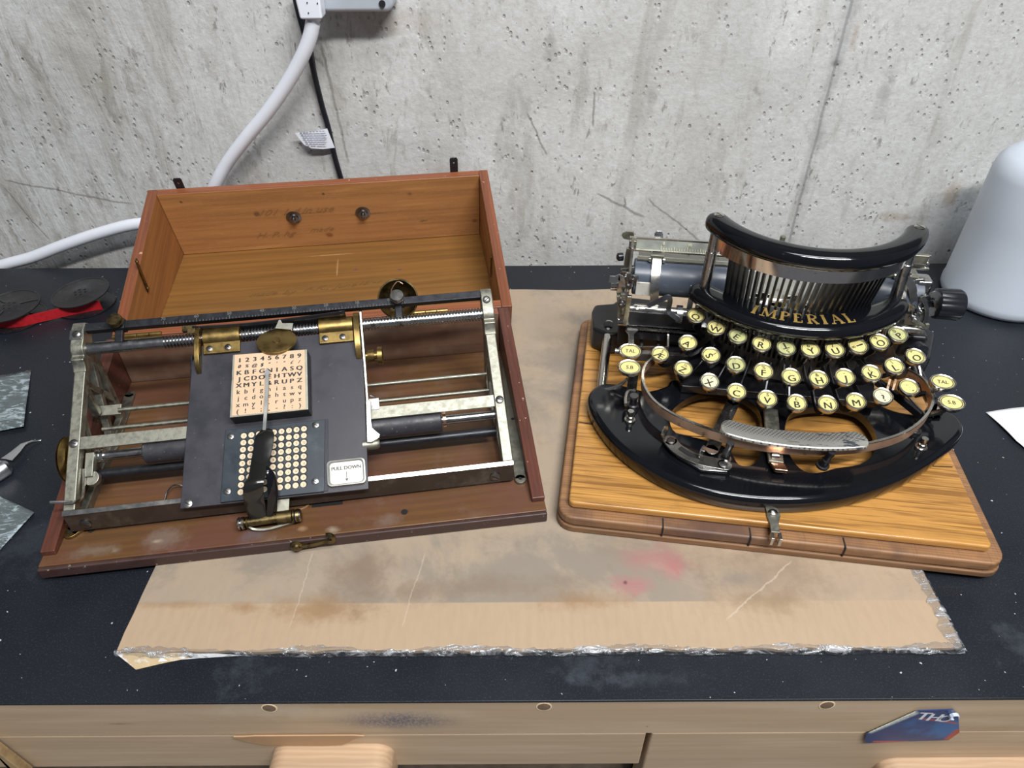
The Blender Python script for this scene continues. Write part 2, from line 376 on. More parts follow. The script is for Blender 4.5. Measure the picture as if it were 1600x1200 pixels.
def lathe(bm, a, axis, prof, n=24, up=None):   # prof: (along axis, radius)
    a = V(a); d = V(axis).normalized(); s, u = frame_of(d, up); rings = []
    for t, r in prof:
        if r < 1e-6: rings.append([bm.verts.new(a+d*t)])
        else: rings.append([bm.verts.new(a+d*t+s*r*math.cos(2*math.pi*i/n)+u*r*math.sin(2*math.pi*i/n)) for i in range(n)])
    for A, B in zip(rings, rings[1:]):
        for i in range(n):
            j = (i+1) % n
            if len(A) == 1 and len(B) == 1: break
            if len(A) == 1: bm.faces.new((A[0], B[j], B[i]))
            elif len(B) == 1: bm.faces.new((A[i], A[j], B[0]))
            else: bm.faces.new((A[i], A[j], B[j], B[i]))
    for R in (rings[0], rings[-1]):
        if len(R) > 1: bm.faces.new(R)
def screw_head(bm, p, axis, r, h=.0012, slot=True):
    d = V(axis).normalized(); s, u = frame_of(d)
    lathe(bm, p, d, [(-.0004, r), (h*.6, r), (h, r*.75), (h, 0)], 16)
    return s, u
def slotted(name, p, axis, r, mat, parent, h=.0012, ang=.6, slotmat=None):
    bm = bmesh.new(); d = V(axis).normalized(); s, u = frame_of(d)
    lathe(bm, p, d, [(-.0004, r), (h*.6, r), (h, r*.72), (h, 0)], 18)
    nf = len(bm.faces); dirv = s*math.cos(ang)+u*math.sin(ang); t = d.cross(dirv)
    c = V(p)+d*(h-.0001); w2 = r*.11; L = r*.72
    quad_prism(bm, [c-dirv*L-t*w2, c+dirv*L-t*w2, c+dirv*L+t*w2, c-dirv*L+t*w2], d*.00016)
    bm.faces.ensure_lookup_table()
    for f in bm.faces[nf:]: f.material_index = 1
    return finish(name, bm, [mat, M['felt']], parent)
def area2(p):
    return sum(p[i][0]*p[(i+1) % len(p)][1]-p[(i+1) % len(p)][0]*p[i][1] for i in range(len(p)))/2
def plate_with_holes(bm, outer, holes, z0, z1):
    """flat plan polygon with holes, extruded z0..z1, by triangulated fill"""
    b2 = bmesh.new(); edges = []
    for loop in [outer]+holes:
        vs = [b2.verts.new((x, y, z1)) for x, y in loop]
        for i in range(len(vs)): edges.append(b2.edges.new((vs[i], vs[(i+1) % len(vs)])))
    r = bmesh.ops.triangle_fill(b2, use_beauty=True, use_dissolve=False, edges=edges)
    b2.faces.ensure_lookup_table()
    for f in b2.faces:
        if f.normal.z < 0: f.normal_flip()
    top = {}
    for v in b2.verts: top[v] = (bm.verts.new(v.co), bm.verts.new((v.co.x, v.co.y, z0)))
    for f in b2.faces:
        bm.faces.new([top[v][0] for v in f.verts]); bm.faces.new([top[v][1] for v in reversed(f.verts)])
    for e in b2.edges:
        if len(e.link_faces) == 1:
            a, b = e.verts; bm.faces.new((top[a][0], top[b][0], top[b][1], top[a][1]))
    b2.free()
_glyph = {}
def glyph(ch, shear=0):
    """mesh data (verts, faces) of a text in the plane, height about 1, centred"""
    k = (ch, shear)
    if k not in _glyph:
        cu = bpy.data.curves.new('t', 'FONT'); cu.body = ch; cu.shear = shear; cu.resolution_u = 3
        o = bpy.data.objects.new('t', cu); COL.objects.link(o)
        dg = bpy.context.evaluated_depsgraph_get(); me = bpy.data.meshes.new_from_object(o.evaluated_get(dg))
        vs = [v.co.copy() for v in me.vertices]; fs = [tuple(p.vertices) for p in me.polygons]
        bpy.data.objects.remove(o); bpy.data.curves.remove(cu); bpy.data.meshes.remove(me)
        if vs:
            x0 = min(v.x for v in vs); x1 = max(v.x for v in vs)
            for v in vs: v.x -= (x0+x1)/2; v.y -= .35
        _glyph[k] = (vs, fs)
    return _glyph[k]
def put_text(bm, ch, origin, ex, ey, size, xs=1, shear=0, weight=0):
    """lay a text on a surface: ex right, ey up unit vectors"""
    vs, fs = glyph(ch, shear)
    offs = [0] if not weight else [-weight, 0, weight]
    n_ = V(ex).cross(V(ey))
    for q, o_ in enumerate(offs):
        nv = [bm.verts.new(V(origin)+V(ex)*(v.x*size*xs+o_)+V(ey)*(v.y*size)+n_*q*.00001) for v in vs]
        for f in fs:
            try: bm.faces.new([nv[i] for i in f])
            except ValueError: pass
def copy_mesh(o, parent, loc=None, name=None):
    c = o.copy(); COL.objects.link(c); c.parent = parent
    if loc is not None: c.location = loc
    return c

#@@SETTING
YW, YB = .750, .7146          # wall face, back edge of the bench
# ================================================================== THE ROOM
bm = bmesh.new(); box(bm, (-1.8, YW, -.95), (1.9, YW+.15, .42))
o = finish('wall_back', bm, mat_concrete()); o['kind'] = 'structure'
bm = bmesh.new(); box(bm, (-1.8, YW-.01, .4205), (1.9, YW+.14, 1.7))
o = finish('unseen_dark_panel_1', bm, simple('dark_panel_paint', (.03, .025, .02), .8, 0, .2, 12)); o['kind'] = 'structure'  # unseen dark panel, added so the glossy blacks mirror something dark
bm = bmesh.new(); box(bm, (-1.8, -1.2, -.97), (1.9, YW, -.95))
o = finish('floor', bm, simple('floor_concrete', (.3, .3, .29), .8, 0, .2, 12)); o['kind'] = 'structure'

# ================================================================== WORKBENCH
BX0, BX1, YF = -1.0, 1.05, .2068
bench = thing('workbench', 'pale wooden workbench with a black mat top and drawers below', 'workbench', loc=(0, YF, -.95))
bo = V((0, YF, -.95))
def bobj(name, bm, *a, **k):
    for v in bm.verts: v.co -= bo
    return finish(name, bm, *a, **k)
class Off:      # material coordinates follow the bench's own origin
    pass
bm = bmesh.new(); box(bm, (BX0, YF-.001, -.0022), (BX1, YB, 0))
_o = finish('worktop_mat', bm, mat_bench(), None, bevel=.0006, label='black rubbery mat covering the bench top'); _o.parent = bench; _o.location = -bo
def apron_extra(n, c):
    nz = n.noise(n.map(), 60, 4, .7); fz = n.noise(n.map(), 700, 3, .7)
    p = PY(618, 1126, YF)
    k = n.math('MULTIPLY', n.blob(p.x, p.z, .046, .015, nz, .08, .75, (0, 2)), n.ramp(fz, .35, .6, .35, 1))
    c = n.mix(n.math('MULTIPLY', k, .85), c, (.075, .09, .15))
    for x, y, rx, ry, cc in ((185, 1131, .010, .0016, (.16, .09, .05)), (905, 1123, .05, .022, (.50, .37, .24)), (1011, 1135, .0012, .0012, (.1, .05, .03)), (430, 1110, .05, .012, (.62, .53, .40)), (1520, 1150, .05, .016, (.40, .26, .15)), (300, 1158, .06, .007, (.64, .57, .45))):
        q = PY(x, y, YF); c = n.mix(n.math('MULTIPLY', n.blob(q.x, q.z, rx, ry, nz, .4, .8, (0, 2)), .55), c, cc)
    return c
pine = wood('pale_bench_wood', (.57, .43, .29), (.49, .355, .225), 0, 4, .5, extra=apron_extra, streak=.6, fine_amt=.22)
M['pine'] = pine
M['pine_edge'] = simple('raw_wood_edge', (.88, .70, .48), .7, 0, .1, 200)
zA = PY(800, 1147, YF).z
bm = bmesh.new(); box(bm, (BX0, YF, zA), (BX1, YF+.02, -.0034)); nf0 = len(bm.faces)
_o = finish('apron', bm, pine, None, bevel=.0008); _o.parent = bench; _o.location = -bo
bm = bmesh.new(); box(bm, (BX0, YF-.0002, -.0034), (BX1, YB-.0005, -.0022))
_o = finish('worktop_board', bm, M['pine_edge'], None, label='bright raw edge of the worktop board'); _o.parent = bench; _o.location = -bo
# holes for screws
for x, y in ((418, 1100), (850, 1101), (1290, 1105)):
    p = PY(x, y, YF); p.z = -.0086; bm = bmesh.new()
    lathe(bm, p+V((0, .004, 0)), (0, -1, 0), [(0, .0048), (.00425, .0048), (.0043, .0040), (.0006, .0036), (.0006, 0)], 20)
    _o = finish('screw_hole', bm, M['pine_edge'], None); _o.parent = bench; _o.location = -bo
    bm = bmesh.new(); lathe(bm, p+V((0, .002, 0)), (0, -1, 0), [(0, 0), (0, .0040), (.0023, .0040), (.0025, .0028), (.0025, 0)], 18)
    _q = finish('plug', bm, simple('plug_wood', (.20, .13, .08), .7, 0, .3, 500), None); _q.parent = _o
# drawers
zD0, zD1 = PY(800, 1196, YF).z, zA-.0006
xg0, xg1 = PY(1003, 1180, YF).x, PY(1011, 1165, YF).x
dfr = wood('drawer_front_wood', (.57, .43, .29), (.49, .355, .225), 0, 5, .5, streak=.6, fine_amt=.25)
hand_mat = wood('handle_wood', (.56, .39, .25), (.47, .31, .185), 0, 10, .42, streak=.6, fine_amt=.3)
def drawer(x0, x1, z0, z1, hx):
    bm = bmesh.new(); box(bm, (x0, YF+.0003, z0), (x1, YF+.0195, z1))
    d = finish('drawer', bm, dfr, None, bevel=.0015); d.parent = bench; d.location = -bo
    if hx:
        bm = bmesh.new(); a, b, zt, zb, pr = hx
        prof = [(.0, 0), (0, -.5), (0, -1)]
        # carved pull: rounded block
        sec = rrect(b-a, zt-zb, .012, 6)
        cx, cz = (a+b)/2, (zt+zb)/2
        rings = []
        for k, (yy, s_) in enumerate(((0, 1.0), (-pr*.75, 1.0), (-pr*.93, .975), (-pr, .93))):
            rings.append([bm.verts.new((cx+u_*s_, YF+.0003+yy, cz+v_*(s_ if k else 1))) for u_, v_ in sec])
        for A, B in zip(rings, rings[1:]):
            for i in range(len(A)): bm.faces.new((A[i], A[(i+1) % len(A)], B[(i+1) % len(A)], B[i]))
        bm.faces.new(rings[0]); bm.faces.new(rings[-1])
        h = finish('handle', bm, hand_mat, None, angle=60); h.parent = d
    return d
ha, hb = PY(408, 1180, YF-.010), PY(608, 1180, YF-.010)
drawer(BX0+.03, xg0-.0002, zD0, zD1, (ha.x+.001, hb.x, PY(500, 1163, YF).z, PY(500, 1163, YF).z-.045, .023))
drawer(xg1+.001, BX1-.03, zD0-.11, zD1, (PY(1420, 1185, YF-.015).x, PY(1760, 1190, YF-.015).x, PY(1500, 1184, YF).z, PY(1500, 1184, YF).z-.045, .016))
drawer(BX0+.03, xg0-.0002, zD0-.20, zD0-.075, None)
# scooped finger recess strip above the left handle
sa, sb = PY(366, 1150, YF), PY(572, 1150, YF); zs0, zs1 = PY(470, 1162, YF).z, PY(470, 1146, YF).z
bm = bmesh.new(); pts = []
for i in range(13):
    t = i/12; x = sa.x+(sb.x-sa.x)*t
    pts.append(V((x, YF-.0016, zs1 - (0.0 if .12 < t < .93 else .001))))
low = [V((sb.x-.006, YF-.0016, zs1-.004)), V((sb.x-.016, YF-.0016, zs0+.001)), V((sb.x-.028, YF-.0016, zs0)), V((sa.x+.018, YF-.0016, zs0+.001)), V((sa.x+.005, YF-.0016, zs0+.007)), V((sa.x, YF-.0016, zs0+.011))]
quad_prism(bm, pts+low, (0, .0012, 0))
_o = finish('finger_recess', bm, simple('recess_wood', (.44, .27, .145), .55, 0, .12, 80), None, bevel=.0005, label='darker scooped strip over the drawer pull'); _o.parent = bench; _o.location = -bo
# carcass behind the drawers, legs
bm = bmesh.new(); box(bm, (BX0+.03, YF+.022, -.40), (BX1-.03, YB-.02, -.0040))
_o = finish('cabinet_carcass', bm, M['black'], None); _o.parent = bench; _o.location = -bo
for x in (BX0+.035, BX1-.095):
    for y in (YF+.004, YB-.07):
        bm = bmesh.new(); box(bm, (x, y, -.95), (x+.06, y+.06, -.4)); _o = finish('leg', bm, pine, None, bevel=.002); _o.parent = bench; _o.location = -bo
# diagonal brace end at the lower left corner
a, b = PY(-30, 1143, YF-.004), PY(48, 1203, YF-.004)
bm = bmesh.new(); quad_prism(bm, [V((a.x, YF-.0015, a.z)), V((b.x, YF-.0015, b.z)), V((b.x-.01, YF-.0015, b.z-.03)), V((a.x, YF-.0015, b.z-.03))], (0, -.006, 0))
_o = finish('corner_brace', bm, wood('brace_wood', (.47, .33, .17), (.38, .25, .12), 0, 8), None, bevel=.0006); _o.parent = bench; _o.location = -bo
# sticker
stk = [(1350, 1150), (1352, 1143), (1433, 1106), (1487, 1104), (1495, 1113), (1497, 1140), (1480, 1152), (1415, 1154), (1352, 1157)]
sp_ = [PY(x, y, YF) for x, y in stk]
bm = bmesh.new(); quad_prism(bm, [V((p.x, YF-.0018, p.z)) for p in sp_], (0, .0006, 0))
ns = NT('sticker_print'); nzs = ns.noise(ns.map(), 60, 3, .6)
cs = ns.mix(nzs, (.02, .035, .13), (.03, .055, .17))
q = PY(1440, 1133, YF); cs = ns.mix(n_f := ns.math('MULTIPLY', ns.blob(q.x+.012, q.z, .024, .014, nzs, .5, .7, (0, 2)), .8), cs, (.03, .15, .38))
q = PY(1385, 1128, YF); e_ = ns.seg(PY(1350, 1143, YF).x, PY(1350, 1141, YF).z, PY(1433, 1108, YF).x, PY(1433, 1106, YF).z, .0042, None, 0, (0, 2))
cs = ns.mix(e_, cs, ns.mix(ns.ramp(ns.noise(ns.map(), 900, 2, .5), .4, .6), (.42, .48, .44), (.62, .66, .62)))
e2 = ns.seg(PY(1478, 1152, YF).x, PY(1478, 1152, YF).z, PY(1500, 1134, YF).x, PY(1500, 1134, YF).z, .0042, None, 0, (0, 2)); cs = ns.mix(e2, cs, (.42, .07, .05))
e3 = ns.seg(PY(1360, 1154, YF).x, PY(1360, 1154.5, YF).z, PY(1420, 1154, YF).x, PY(1420, 1154.5, YF).z, .0016, nzs, .002, (0, 2)); cs = ns.mix(e3, cs, (.45, .08, .08))
e4 = ns.seg(PY(1430, 1118, YF).x, PY(1430, 1117, YF).z, PY(1496, 1127, YF).x, PY(1496, 1126, YF).z, .0014, nzs, .002, (0, 2)); cs = ns.mix(e4, cs, (.38, .08, .08))
ns.col(cs); ns.rough(.3)
stick = finish('sticker', bm, ns.mat, None, label='torn blue and red sticker with white letters'); stick.parent = bench; stick.location = -bo
bm = bmesh.new()
for ch, x, y, sz in (('T', 1442, 1114, .0125), ('H', 1459, 1116, .0125), ('O', 1475, 1118, .0115)):
    p = PY(x, y, YF); put_text(bm, ch, (p.x, YF-.0019, p.z), V((.99, 0, -.10)), V((.05, 0, 1)), sz, 1.0, .1, .0004)
_o = finish('lettering', bm, simple('sticker_white', (.72, .75, .80), .4), None, smooth=False, label='white letters T H O'); _o.parent = stick
bm = bmesh.new(); p = PY(1487, 1112, YF)
sweep(bm, [(p.x+.0026*math.cos(t*.7), YF-.003, p.z+.0026*math.sin(t*.7)) for t in range(8)], rectp(.0006, .002), up=(0, 1, 0))
_o = finish('curled_edge', bm, simple('sticker_back', (.55, .62, .75), .4), None); _o.parent = stick

# ================================================================== CARDBOARD
cx0, cx1, cy0, cy1, ZC = -.2457, .2779, .2355, .655, .005
cb = thing('cardboard_sheet', 'flat stained brown cardboard sheet wrapped in clear film under both typewriters', 'cardboard', loc=((cx0+cx1)/2, (cy0+cy1)/2, 0))
co = cb.location.copy()
bm = bmesh.new(); N = 60; top = []
edge = [V((cx0+(cx1-cx0)*i/N, cy0+.0006*math.sin(i*1.7)+.0008*random.random(), .0012)) for i in range(N+1)]
edge += [V((cx1+.0008*random.random(), cy0+(cy1-cy0)*i/30, .0012)) for i in range(1, 30)]
edge += [V((cx1-(cx1-cx0)*i/30, cy1+.001*math.sin(i*.9), .0012)) for i in range(31)]
edge += [V((cx0-.0006*random.random(), cy1-(cy1-cy0)*i/30, .0012)) for i in range(1, 30)]
quad_prism(bm, edge, (0, 0, ZC-.0012-.0001))
_o = finish('cardboard', bm, mat_cardboard(), None, bevel=.0008); _o.parent = cb; _o.location = -co
film = mat_film()
bm = bmesh.new(); rings = []
NX = 160
for i in range(NX+1):
    x = cx0-.001+(cx1-cx0+.002)*i/NX; r_ = lambda a: (random.random()-.5)*a
    w1 = .0003+.0010*abs(math.sin(i*.13))+r_(.0007)
    rings.append([bm.verts.new(V(q)) for q in ((x, cy0+.0022+.0014*math.sin(i*.21)+r_(.002), ZC+.0001), (x, cy0+.0003+r_(.0005), ZC+.0003+r_(.0002)), (x, cy0-.0009+r_(.0006), ZC-.0010+r_(.0008)), (x, cy0-.0010-w1+r_(.0006), .0020+r_(.0010)), (x, cy0-.0004-w1*.6, .0003))])
for A, B in zip(rings, rings[1:]):
    for j in range(4): bm.faces.new((A[j], B[j], B[j+1], A[j+1]))
_o = finish('clear_film', bm, film, None, angle=180, label='crinkled clear film along the front edge'); _o.parent = cb; _o.location = -co
# right corner film tuft
bm = bmesh.new(); rr = []
for i in range(15):
    t = i/14; y = cy0-.002+t*.06
    rr.append([bm.verts.new(V((cx1+a_+(random.random()-.5)*.0014, y, z_+(random.random()-.5)*.0006))) for a_, z_ in ((-.010+.004*random.random(), ZC+.0004), (-.001, ZC+.0006), (.0015, ZC-.001), (.003*(1-t)+.0012, .0006))])
for A, B in zip(rr, rr[1:]):
    for j in range(3): bm.faces.new((A[j], B[j], B[j+1], A[j+1]))
_o = finish('corner_film', bm, film, None, angle=180); _o.parent = cb; _o.location = -co
# peeled corner flap at the left: tape with paper beneath
def pz(x, y, z): return PZ(x, y, z)
bm = bmesh.new()
quad_prism(bm, [pz(181, 1021, .0040), pz(212, 1046, .0006), pz(255, 1036, .0006), pz(300, 1027, .0020), pz(300, 1020, .0034), pz(215, 1020, .0036)], (0, 0, -.0004))
_o = finish('torn_flap', bm, simple('torn_kraft', (.50, .38, .22), .6, 0, .3, 60, dirt=(.7, .7, .68), dscale=50, dthr=(.45, .55)), None, label='torn pale flap at the left corner'); _o.parent = cb; _o.location = -co
bm = bmesh.new()
quad_prism(bm, [pz(247, 1034, .0012), pz(300, 1029, .0012), pz(380, 1024, .0022), pz(335, 1021, .0030), pz(255, 1022, .0030)], (0, 0, -.0003))
_o = finish('paper_shred', bm, simple('white_shred', (.75, .78, .8), .4), None, label='white shred of paper at the edge'); _o.parent = cb; _o.location = -co

# ================================================================== WOODEN CASE
T = Frame((-.3187, .2893, ZC), 7.8)
W, D, HZ = .347, .2085, .051
def case_marks(n, c):
    nz = n.noise(n.map(), 55, 5, .7)
    c = n.mix(n.ramp(n.noise(n.map(loc=(2, 2, 0)), 30, 5, .7), .52, .75, 0, .6), c, (.16, .10, .075))
    for x, y, rx, ry, cc in ((250, 845, .018, .010, (.24, .20, .17)), (150, 862, .02, .008, (.24, .20, .17)), (395, 835, .010, .008, (.12, .12, .15)), (605, 815, .012, .008, (.23, .18, .15)), (632, 799, .004, .003, (.03, .03, .05)), (180, 860, .004, .003, (.3, .28, .22)), (472, 826, .004, .003, (.5, .3, .18)), (520, 828, .006, .0035, (.52, .45, .35)), (245, 846, .004, .002, (.5, .4, .3))):
        p = T(x, y, .009); c = n.mix(n.math('MULTIPLY', n.blob(p.x, p.y, rx, ry, nz, .5, .8), .45), c, cc)
    return c
mah = wood('mahogany', (.21, .064, .030), (.14, .042, .022), 0, 9, .38, spots=(.50, .36, .25), coat=.15, c3=(.30, .095, .05))
mah_y = wood('mahogany_side', (.125, .042, .027), (.085, .029, .020), 1, 9, .38, spots=(.50, .36, .25), coat=.15)
inner = wood('case_floor_wood', (.150, .072, .026), (.100, .046, .020), 0, 5, .42, streak=.4, fine_amt=.4, extra=case_marks, c3=(.13, .055, .035), coat=.1)
backw = wood('case_back_wood', (.15, .075, .045), (.10, .05, .032), 0, 8, .55, c3=(.2, .13, .09))
edge_dark = simple('dark_case_edge', (.055, .028, .024), .5, 0, .3, 60, dirt=(.30, .27, .22), dscale=210, dthr=(.64, .70), bump=.3)
def lid_marks(n, c):
    nz = n.noise(n.map(), 55, 5, .7)
    for x, y, rx, ry, cc in LIDSPOTS:
        c = n.mix(n.math('MULTIPLY', n.blob(x, y, rx, ry, nz, .35, .6, (0, 1)), .8), c, cc)
    return c
case = thing('wooden_case', 'open reddish mahogany carrying case holding the index typewriter, its lid folded back', 'case', T)
# base board with dark front edge
bm = bmesh.new(); box(bm, (0, .0035, 0), (W, D, .009))
finish('base_board', bm, inner, case, bevel=.0008)
bm = bmesh.new(); box(bm, (0, 0, 0), (W, .0034, .0089))
finish('front_edge', bm, edge_dark, case, bevel=.0012, label='dark chipped front edge of the base board')
SB = .0095
for x0 in (0, W-SB):
    bm = bmesh.new()
    quad_prism(bm, [V((x0, .012, .0092)), V((x0, .012, .0135)), V((x0, D, HZ)), V((x0, D, .0092))], (SB, 0, 0))
    finish('side_board', bm, mah_y, case, bevel=.0008)
bm = bmesh.new(); box(bm, (SB+.0002, D-.009, .0092), (W-SB-.0002, D-.0002, HZ))
finish('back_board', bm, [mah, backw], case, bevel=.0006)
bpy.data.objects['back_board'].data.polygons[0].material_index = 0
for p in bpy.data.objects['back_board'].data.polygons:
    if abs(p.normal.y) > .5: p.material_index = 1
# lid
LPHI, DL, XS = 15.0, .196, .004
LM = T.m @ Matrix.Translation((XS, D+.0006, HZ)) @ Matrix.Rotation(LPHI*D2R, 4, 'X')
LF = Frame((0, 0, 0), 0); LF.m = LM; LF.i = LM.inverted()
nF = LF.atY(765, 367, DL-.009).z; nN = -.0435
LIDSPOTS = []
def lidpanel_h(y): return nN+(nF-nN)*(y/DL)
def lid_px(x, y):      # point of the lid's inner panel seen at x, y
    c = LF.i @ CAMP; d = LF.i.to_3x3() @ ray(x, y); k = (nF-nN)/DL
    t = (nN+k*c.y-c.z)/(d.z-k*d.y); return c+d*t
for x, y, rx, ry, cc in ((556, 421, .003, .002, (.12, .05, .12)), (625, 421, .003, .002, (.12, .05, .12)), (520, 398, .03, .0012, (.45, .28, .12)), (527, 420, .0012, .02, (.40, .24, .1)), (330, 385, .03, .02, (.20, .10, .03)), (640, 480, .03, .03, (.30, .15, .04))):
    p = lid_px(x, y); LIDSPOTS.append((p.x, p.y, rx, ry, cc))
lid_in = wood('lid_panel_wood', (.26, .125, .034), (.20, .092, .025), 0, 4, .38, extra=lid_marks, coat=.25, streak=.28)
bm = bmesh.new()
quad_prism(bm, [V((.0002, .0002, nN)), V((W-.0002, .0002, nN)), V((W-.0002, DL-.0002, nF)), V((.0002, DL-.0002, nF))], (0, 0, -.007))
lid = finish('lid', bm, lid_in, case, bevel=.0006, label='lid with a varnished honey coloured inner panel')
lid.matrix_parent_inverse = Matrix(); lid.matrix_local = T.i @ LM
lidmah = wood('lid_rim_mahogany', (.30, .098, .040), (.20, .062, .028), 0, 9, .38, spots=(.55, .33, .2), coat=.15)
lidmah_y = wood('lid_side_mahogany', (.25, .080, .034), (.17, .053, .025), 1, 9, .38, spots=(.55, .33, .2), coat=.15)
LIDSPOTS.clear()
for x, y, rx, ry, cc in ((401, 335, .004, .004, (.12, .06, .03)), (515, 367, .005, .004, (.20, .06, .02)), (640, 303, .004, .004, (.16, .07, .03)), (663, 345, .006, .002, (.13, .07, .03)), (505, 303, .002, .002, (.06, .03, .02)), (283, 316, .002, .002, (.06, .03, .02)), (470, 334, .03, .001, (.22, .11, .04)), (580, 334, .03, .0012, (.22, .11, .04)), (742, 345, .004, .004, (.18, .06, .02))):
    p = LF.atY(x, y, DL-.009); LIDSPOTS.append((p.x, p.z, rx, ry, cc))
def wall_marks(n, c):
    nz = n.noise(n.map(), 55, 5, .7)
    for x, y, rx, ry, cc in LIDSPOTS:
        c = n.mix(n.math('MULTIPLY', n.blob(x, y, rx, ry, nz, .35, .6, (0, 2)), .8), c, cc)
    g = n.noise(n.map((200, 200, 900), rot=(0, .5, 0)), 1, 2, .5)
    return n.mix(n.ramp(g, .5, .8, 0, .3), c, (.60, .30, .13))
lidfar_in = wood('lid_wall_wood', (.56, .27, .095), (.43, .19, .065), 0, 7, .45, extra=wall_marks, streak=.6)
lidside_in = wood('lid_inner_side', (.36, .150, .048), (.27, .105, .036), 1, 7, .45)
def lidwall(name, pts, dz, mats, test):
    bm = bmesh.new(); quad_prism(bm, pts, dz)
    o = finish(name, bm, mats, None, bevel=.0006); o.parent = lid
    for p in o.data.polygons:
        if test(p.normal): p.material_index = 1
    return o
h0, h1 = nN+.0001, nF+.0001
lidwall('far_wall', [V((SB+.0002, DL-.009, lidpanel_h(DL-.009)+.0003)), V((SB+.0002, DL-.0002, lidpanel_h(DL)+.0003)), V((SB+.0002, DL-.0002, 0)), V((SB+.0002, DL-.009, 0))], (W-2*SB-.0004, 0, 0), [lidmah, lidfar_in], lambda n: n.y < -.5)
lidwall('near_wall', [V((SB+.0002, .0002, lidpanel_h(0)+.0003)), V((SB+.0002, .009, lidpanel_h(.009)+.0003)), V((SB+.0002, .009, 0)), V((SB+.0002, .0002, 0))], (W-2*SB-.0004, 0, 0), [lidmah, backw], lambda n: abs(n.y) > .5)
for k, x0 in enumerate((0, W-SB)):
    lidwall('side_wall', [V((x0, .0002, lidpanel_h(0)+.0003)), V((x0, DL, lidpanel_h(DL)+.0003)), V((x0, DL, 0)), V((x0, .0002, 0))], (SB, 0, 0), [lidmah_y, lidside_in], (lambda n: n.x > .5) if k == 0 else (lambda n: n.x < -.5))
# two bolt ends on the far wall
for x, y in ((459, 339), (567, 332)):
    p = LF.atY(x, y, DL-.009); bm = bmesh.new()
    lathe(bm, p+V((0, .0004, 0)), (0, -1, 0), [(0, .0078), (.0014, .0080), (.0018, .0062), (.0022, .0052), (.0042, .0048), (.0044, .0024), (.0075, .0022), (.0078, 0)], 20)
    o = finish('bolt', bm, M['steel_dark'], None); o.parent = lid
# hasp plates standing over the far rim
for x, y in ((279, 287), (709, 255)):
    p = LF.atY(x, y, DL+.0006); bm = bmesh.new()
    outer = [(p.x+a, p.z+b) for a, b in ((-.0042, -.012), (.0042, -.012), (.0042, .0045), (.003, .0062), (-.003, .0062), (-.0042, .0045))]
    hole = [(p.x+.0011*math.cos(t*.785), p.z+.0011*math.sin(t*.785)+.0005) for t in range(8)]
    plate_with_holes(bm, outer, [hole], 0, .0012)
    for v in bm.verts: v.co = V((v.co.x, DL+.0005+v.co.z, v.co.y))
    o = finish('hasp_plate', bm, M['black_iron'], None, label='small dark metal plate sticking up over the rim'); o.parent = lid
    bm = bmesh.new(); rod(bm, V((p.x, DL+.0005, p.z+.0005)), V((p.x, DL+.0021, p.z+.0005)), .0008, 8); o = finish('rivet', bm, M['nickel'], None); o.parent = lid
# brass stay on the left inner wall, small one on the right
def side_px(x, y, X):
    c = LF.i @ CAMP; d = LF.i.to_3x3() @ ray(x, y); return c+d*((X-c.x)/d.x)
a, b = side_px(212, 405, SB+.0012), side_px(232, 455, SB+.0012)
bm = bmesh.new(); bar(bm, a, b, .0045, .0012, up=(1, 0, 0)); d_ = (b-a).normalized()
o = finish('stay_arm', bm, M['brass_dark'], None, bevel=.0004); o.parent = lid
for q in (a+d_*.003, b-d_*.003): slotted('stay_screw', q+V((.0007, 0, 0)), (1, 0, 0), .0018, M['brass'], o, .0008)
a, b = LF(764, 364, -.006), LF(764, 400, -.030)
bm = bmesh.new(); bar(bm, V((W-SB-.0012, a.y-.03, -.008)), V((W-SB-.0012, a.y-.028, -.038)), .004, .0012, up=(1, 0, 0))
o = finish('stay_arm', bm, M['brass_dark'], None, bevel=.0004); o.parent = lid
# faint pencil writing on the panel and on the far wall
tn = V((0, DL, nF-nN)).normalized()
bm = bmesh.new()
for txt, x, y, sz in (('made', 412, 459, .011), ('by', 453, 456, .011), ('A.K.,', 494, 450, .011), ('June', 538, 446, .011), ('15', 570, 442, .009), ('-1', 590, 440, .009)):
    p = lid_px(x, y)+V((0, 0, .0003)); put_text(bm, txt, p, (1, 0, 0), tn, sz, 1.15, .55)
o = finish('pencil_note', bm, M['pencil'], None, smooth=False, label='faint cursive pencil note on the lid panel'); o.parent = lid
bm = bmesh.new()
for txt, x, y, sz in (("101 1 4", 438, 331, .011), ('in use', 497, 327, .011), ('H. P. hg', 432, 366, .010), ('made', 503, 358, .009)):
    p = LF.atY(x, y, DL-.0093); put_text(bm, txt, p, (1, 0, 0), (0, 0, 1), sz, 1.3, .6)
o = finish('pencil_scribble', bm, simple('pencil_faint', (.33, .155, .055), .7), None, smooth=False, label='faded pencil scribble on the far wall'); o.parent = lid
# brass hinges on the rim
for x in (665, 217):
    p = T(x, 490 if x > 500 else 522, HZ); bm = bmesh.new(); hx = p.x
    for k in range(4): lathe(bm, (hx-.020+k*.0101, D+.0003, HZ+.0012), (1, 0, 0), [(0, .0021), (.0096, .0021)], 12)
    box(bm, (hx-.020, D-.005, HZ+.0002), (hx+.020, D-.0005, HZ+.0010))
    finish('hinge', bm, M['brass'], case, bevel=.0002)
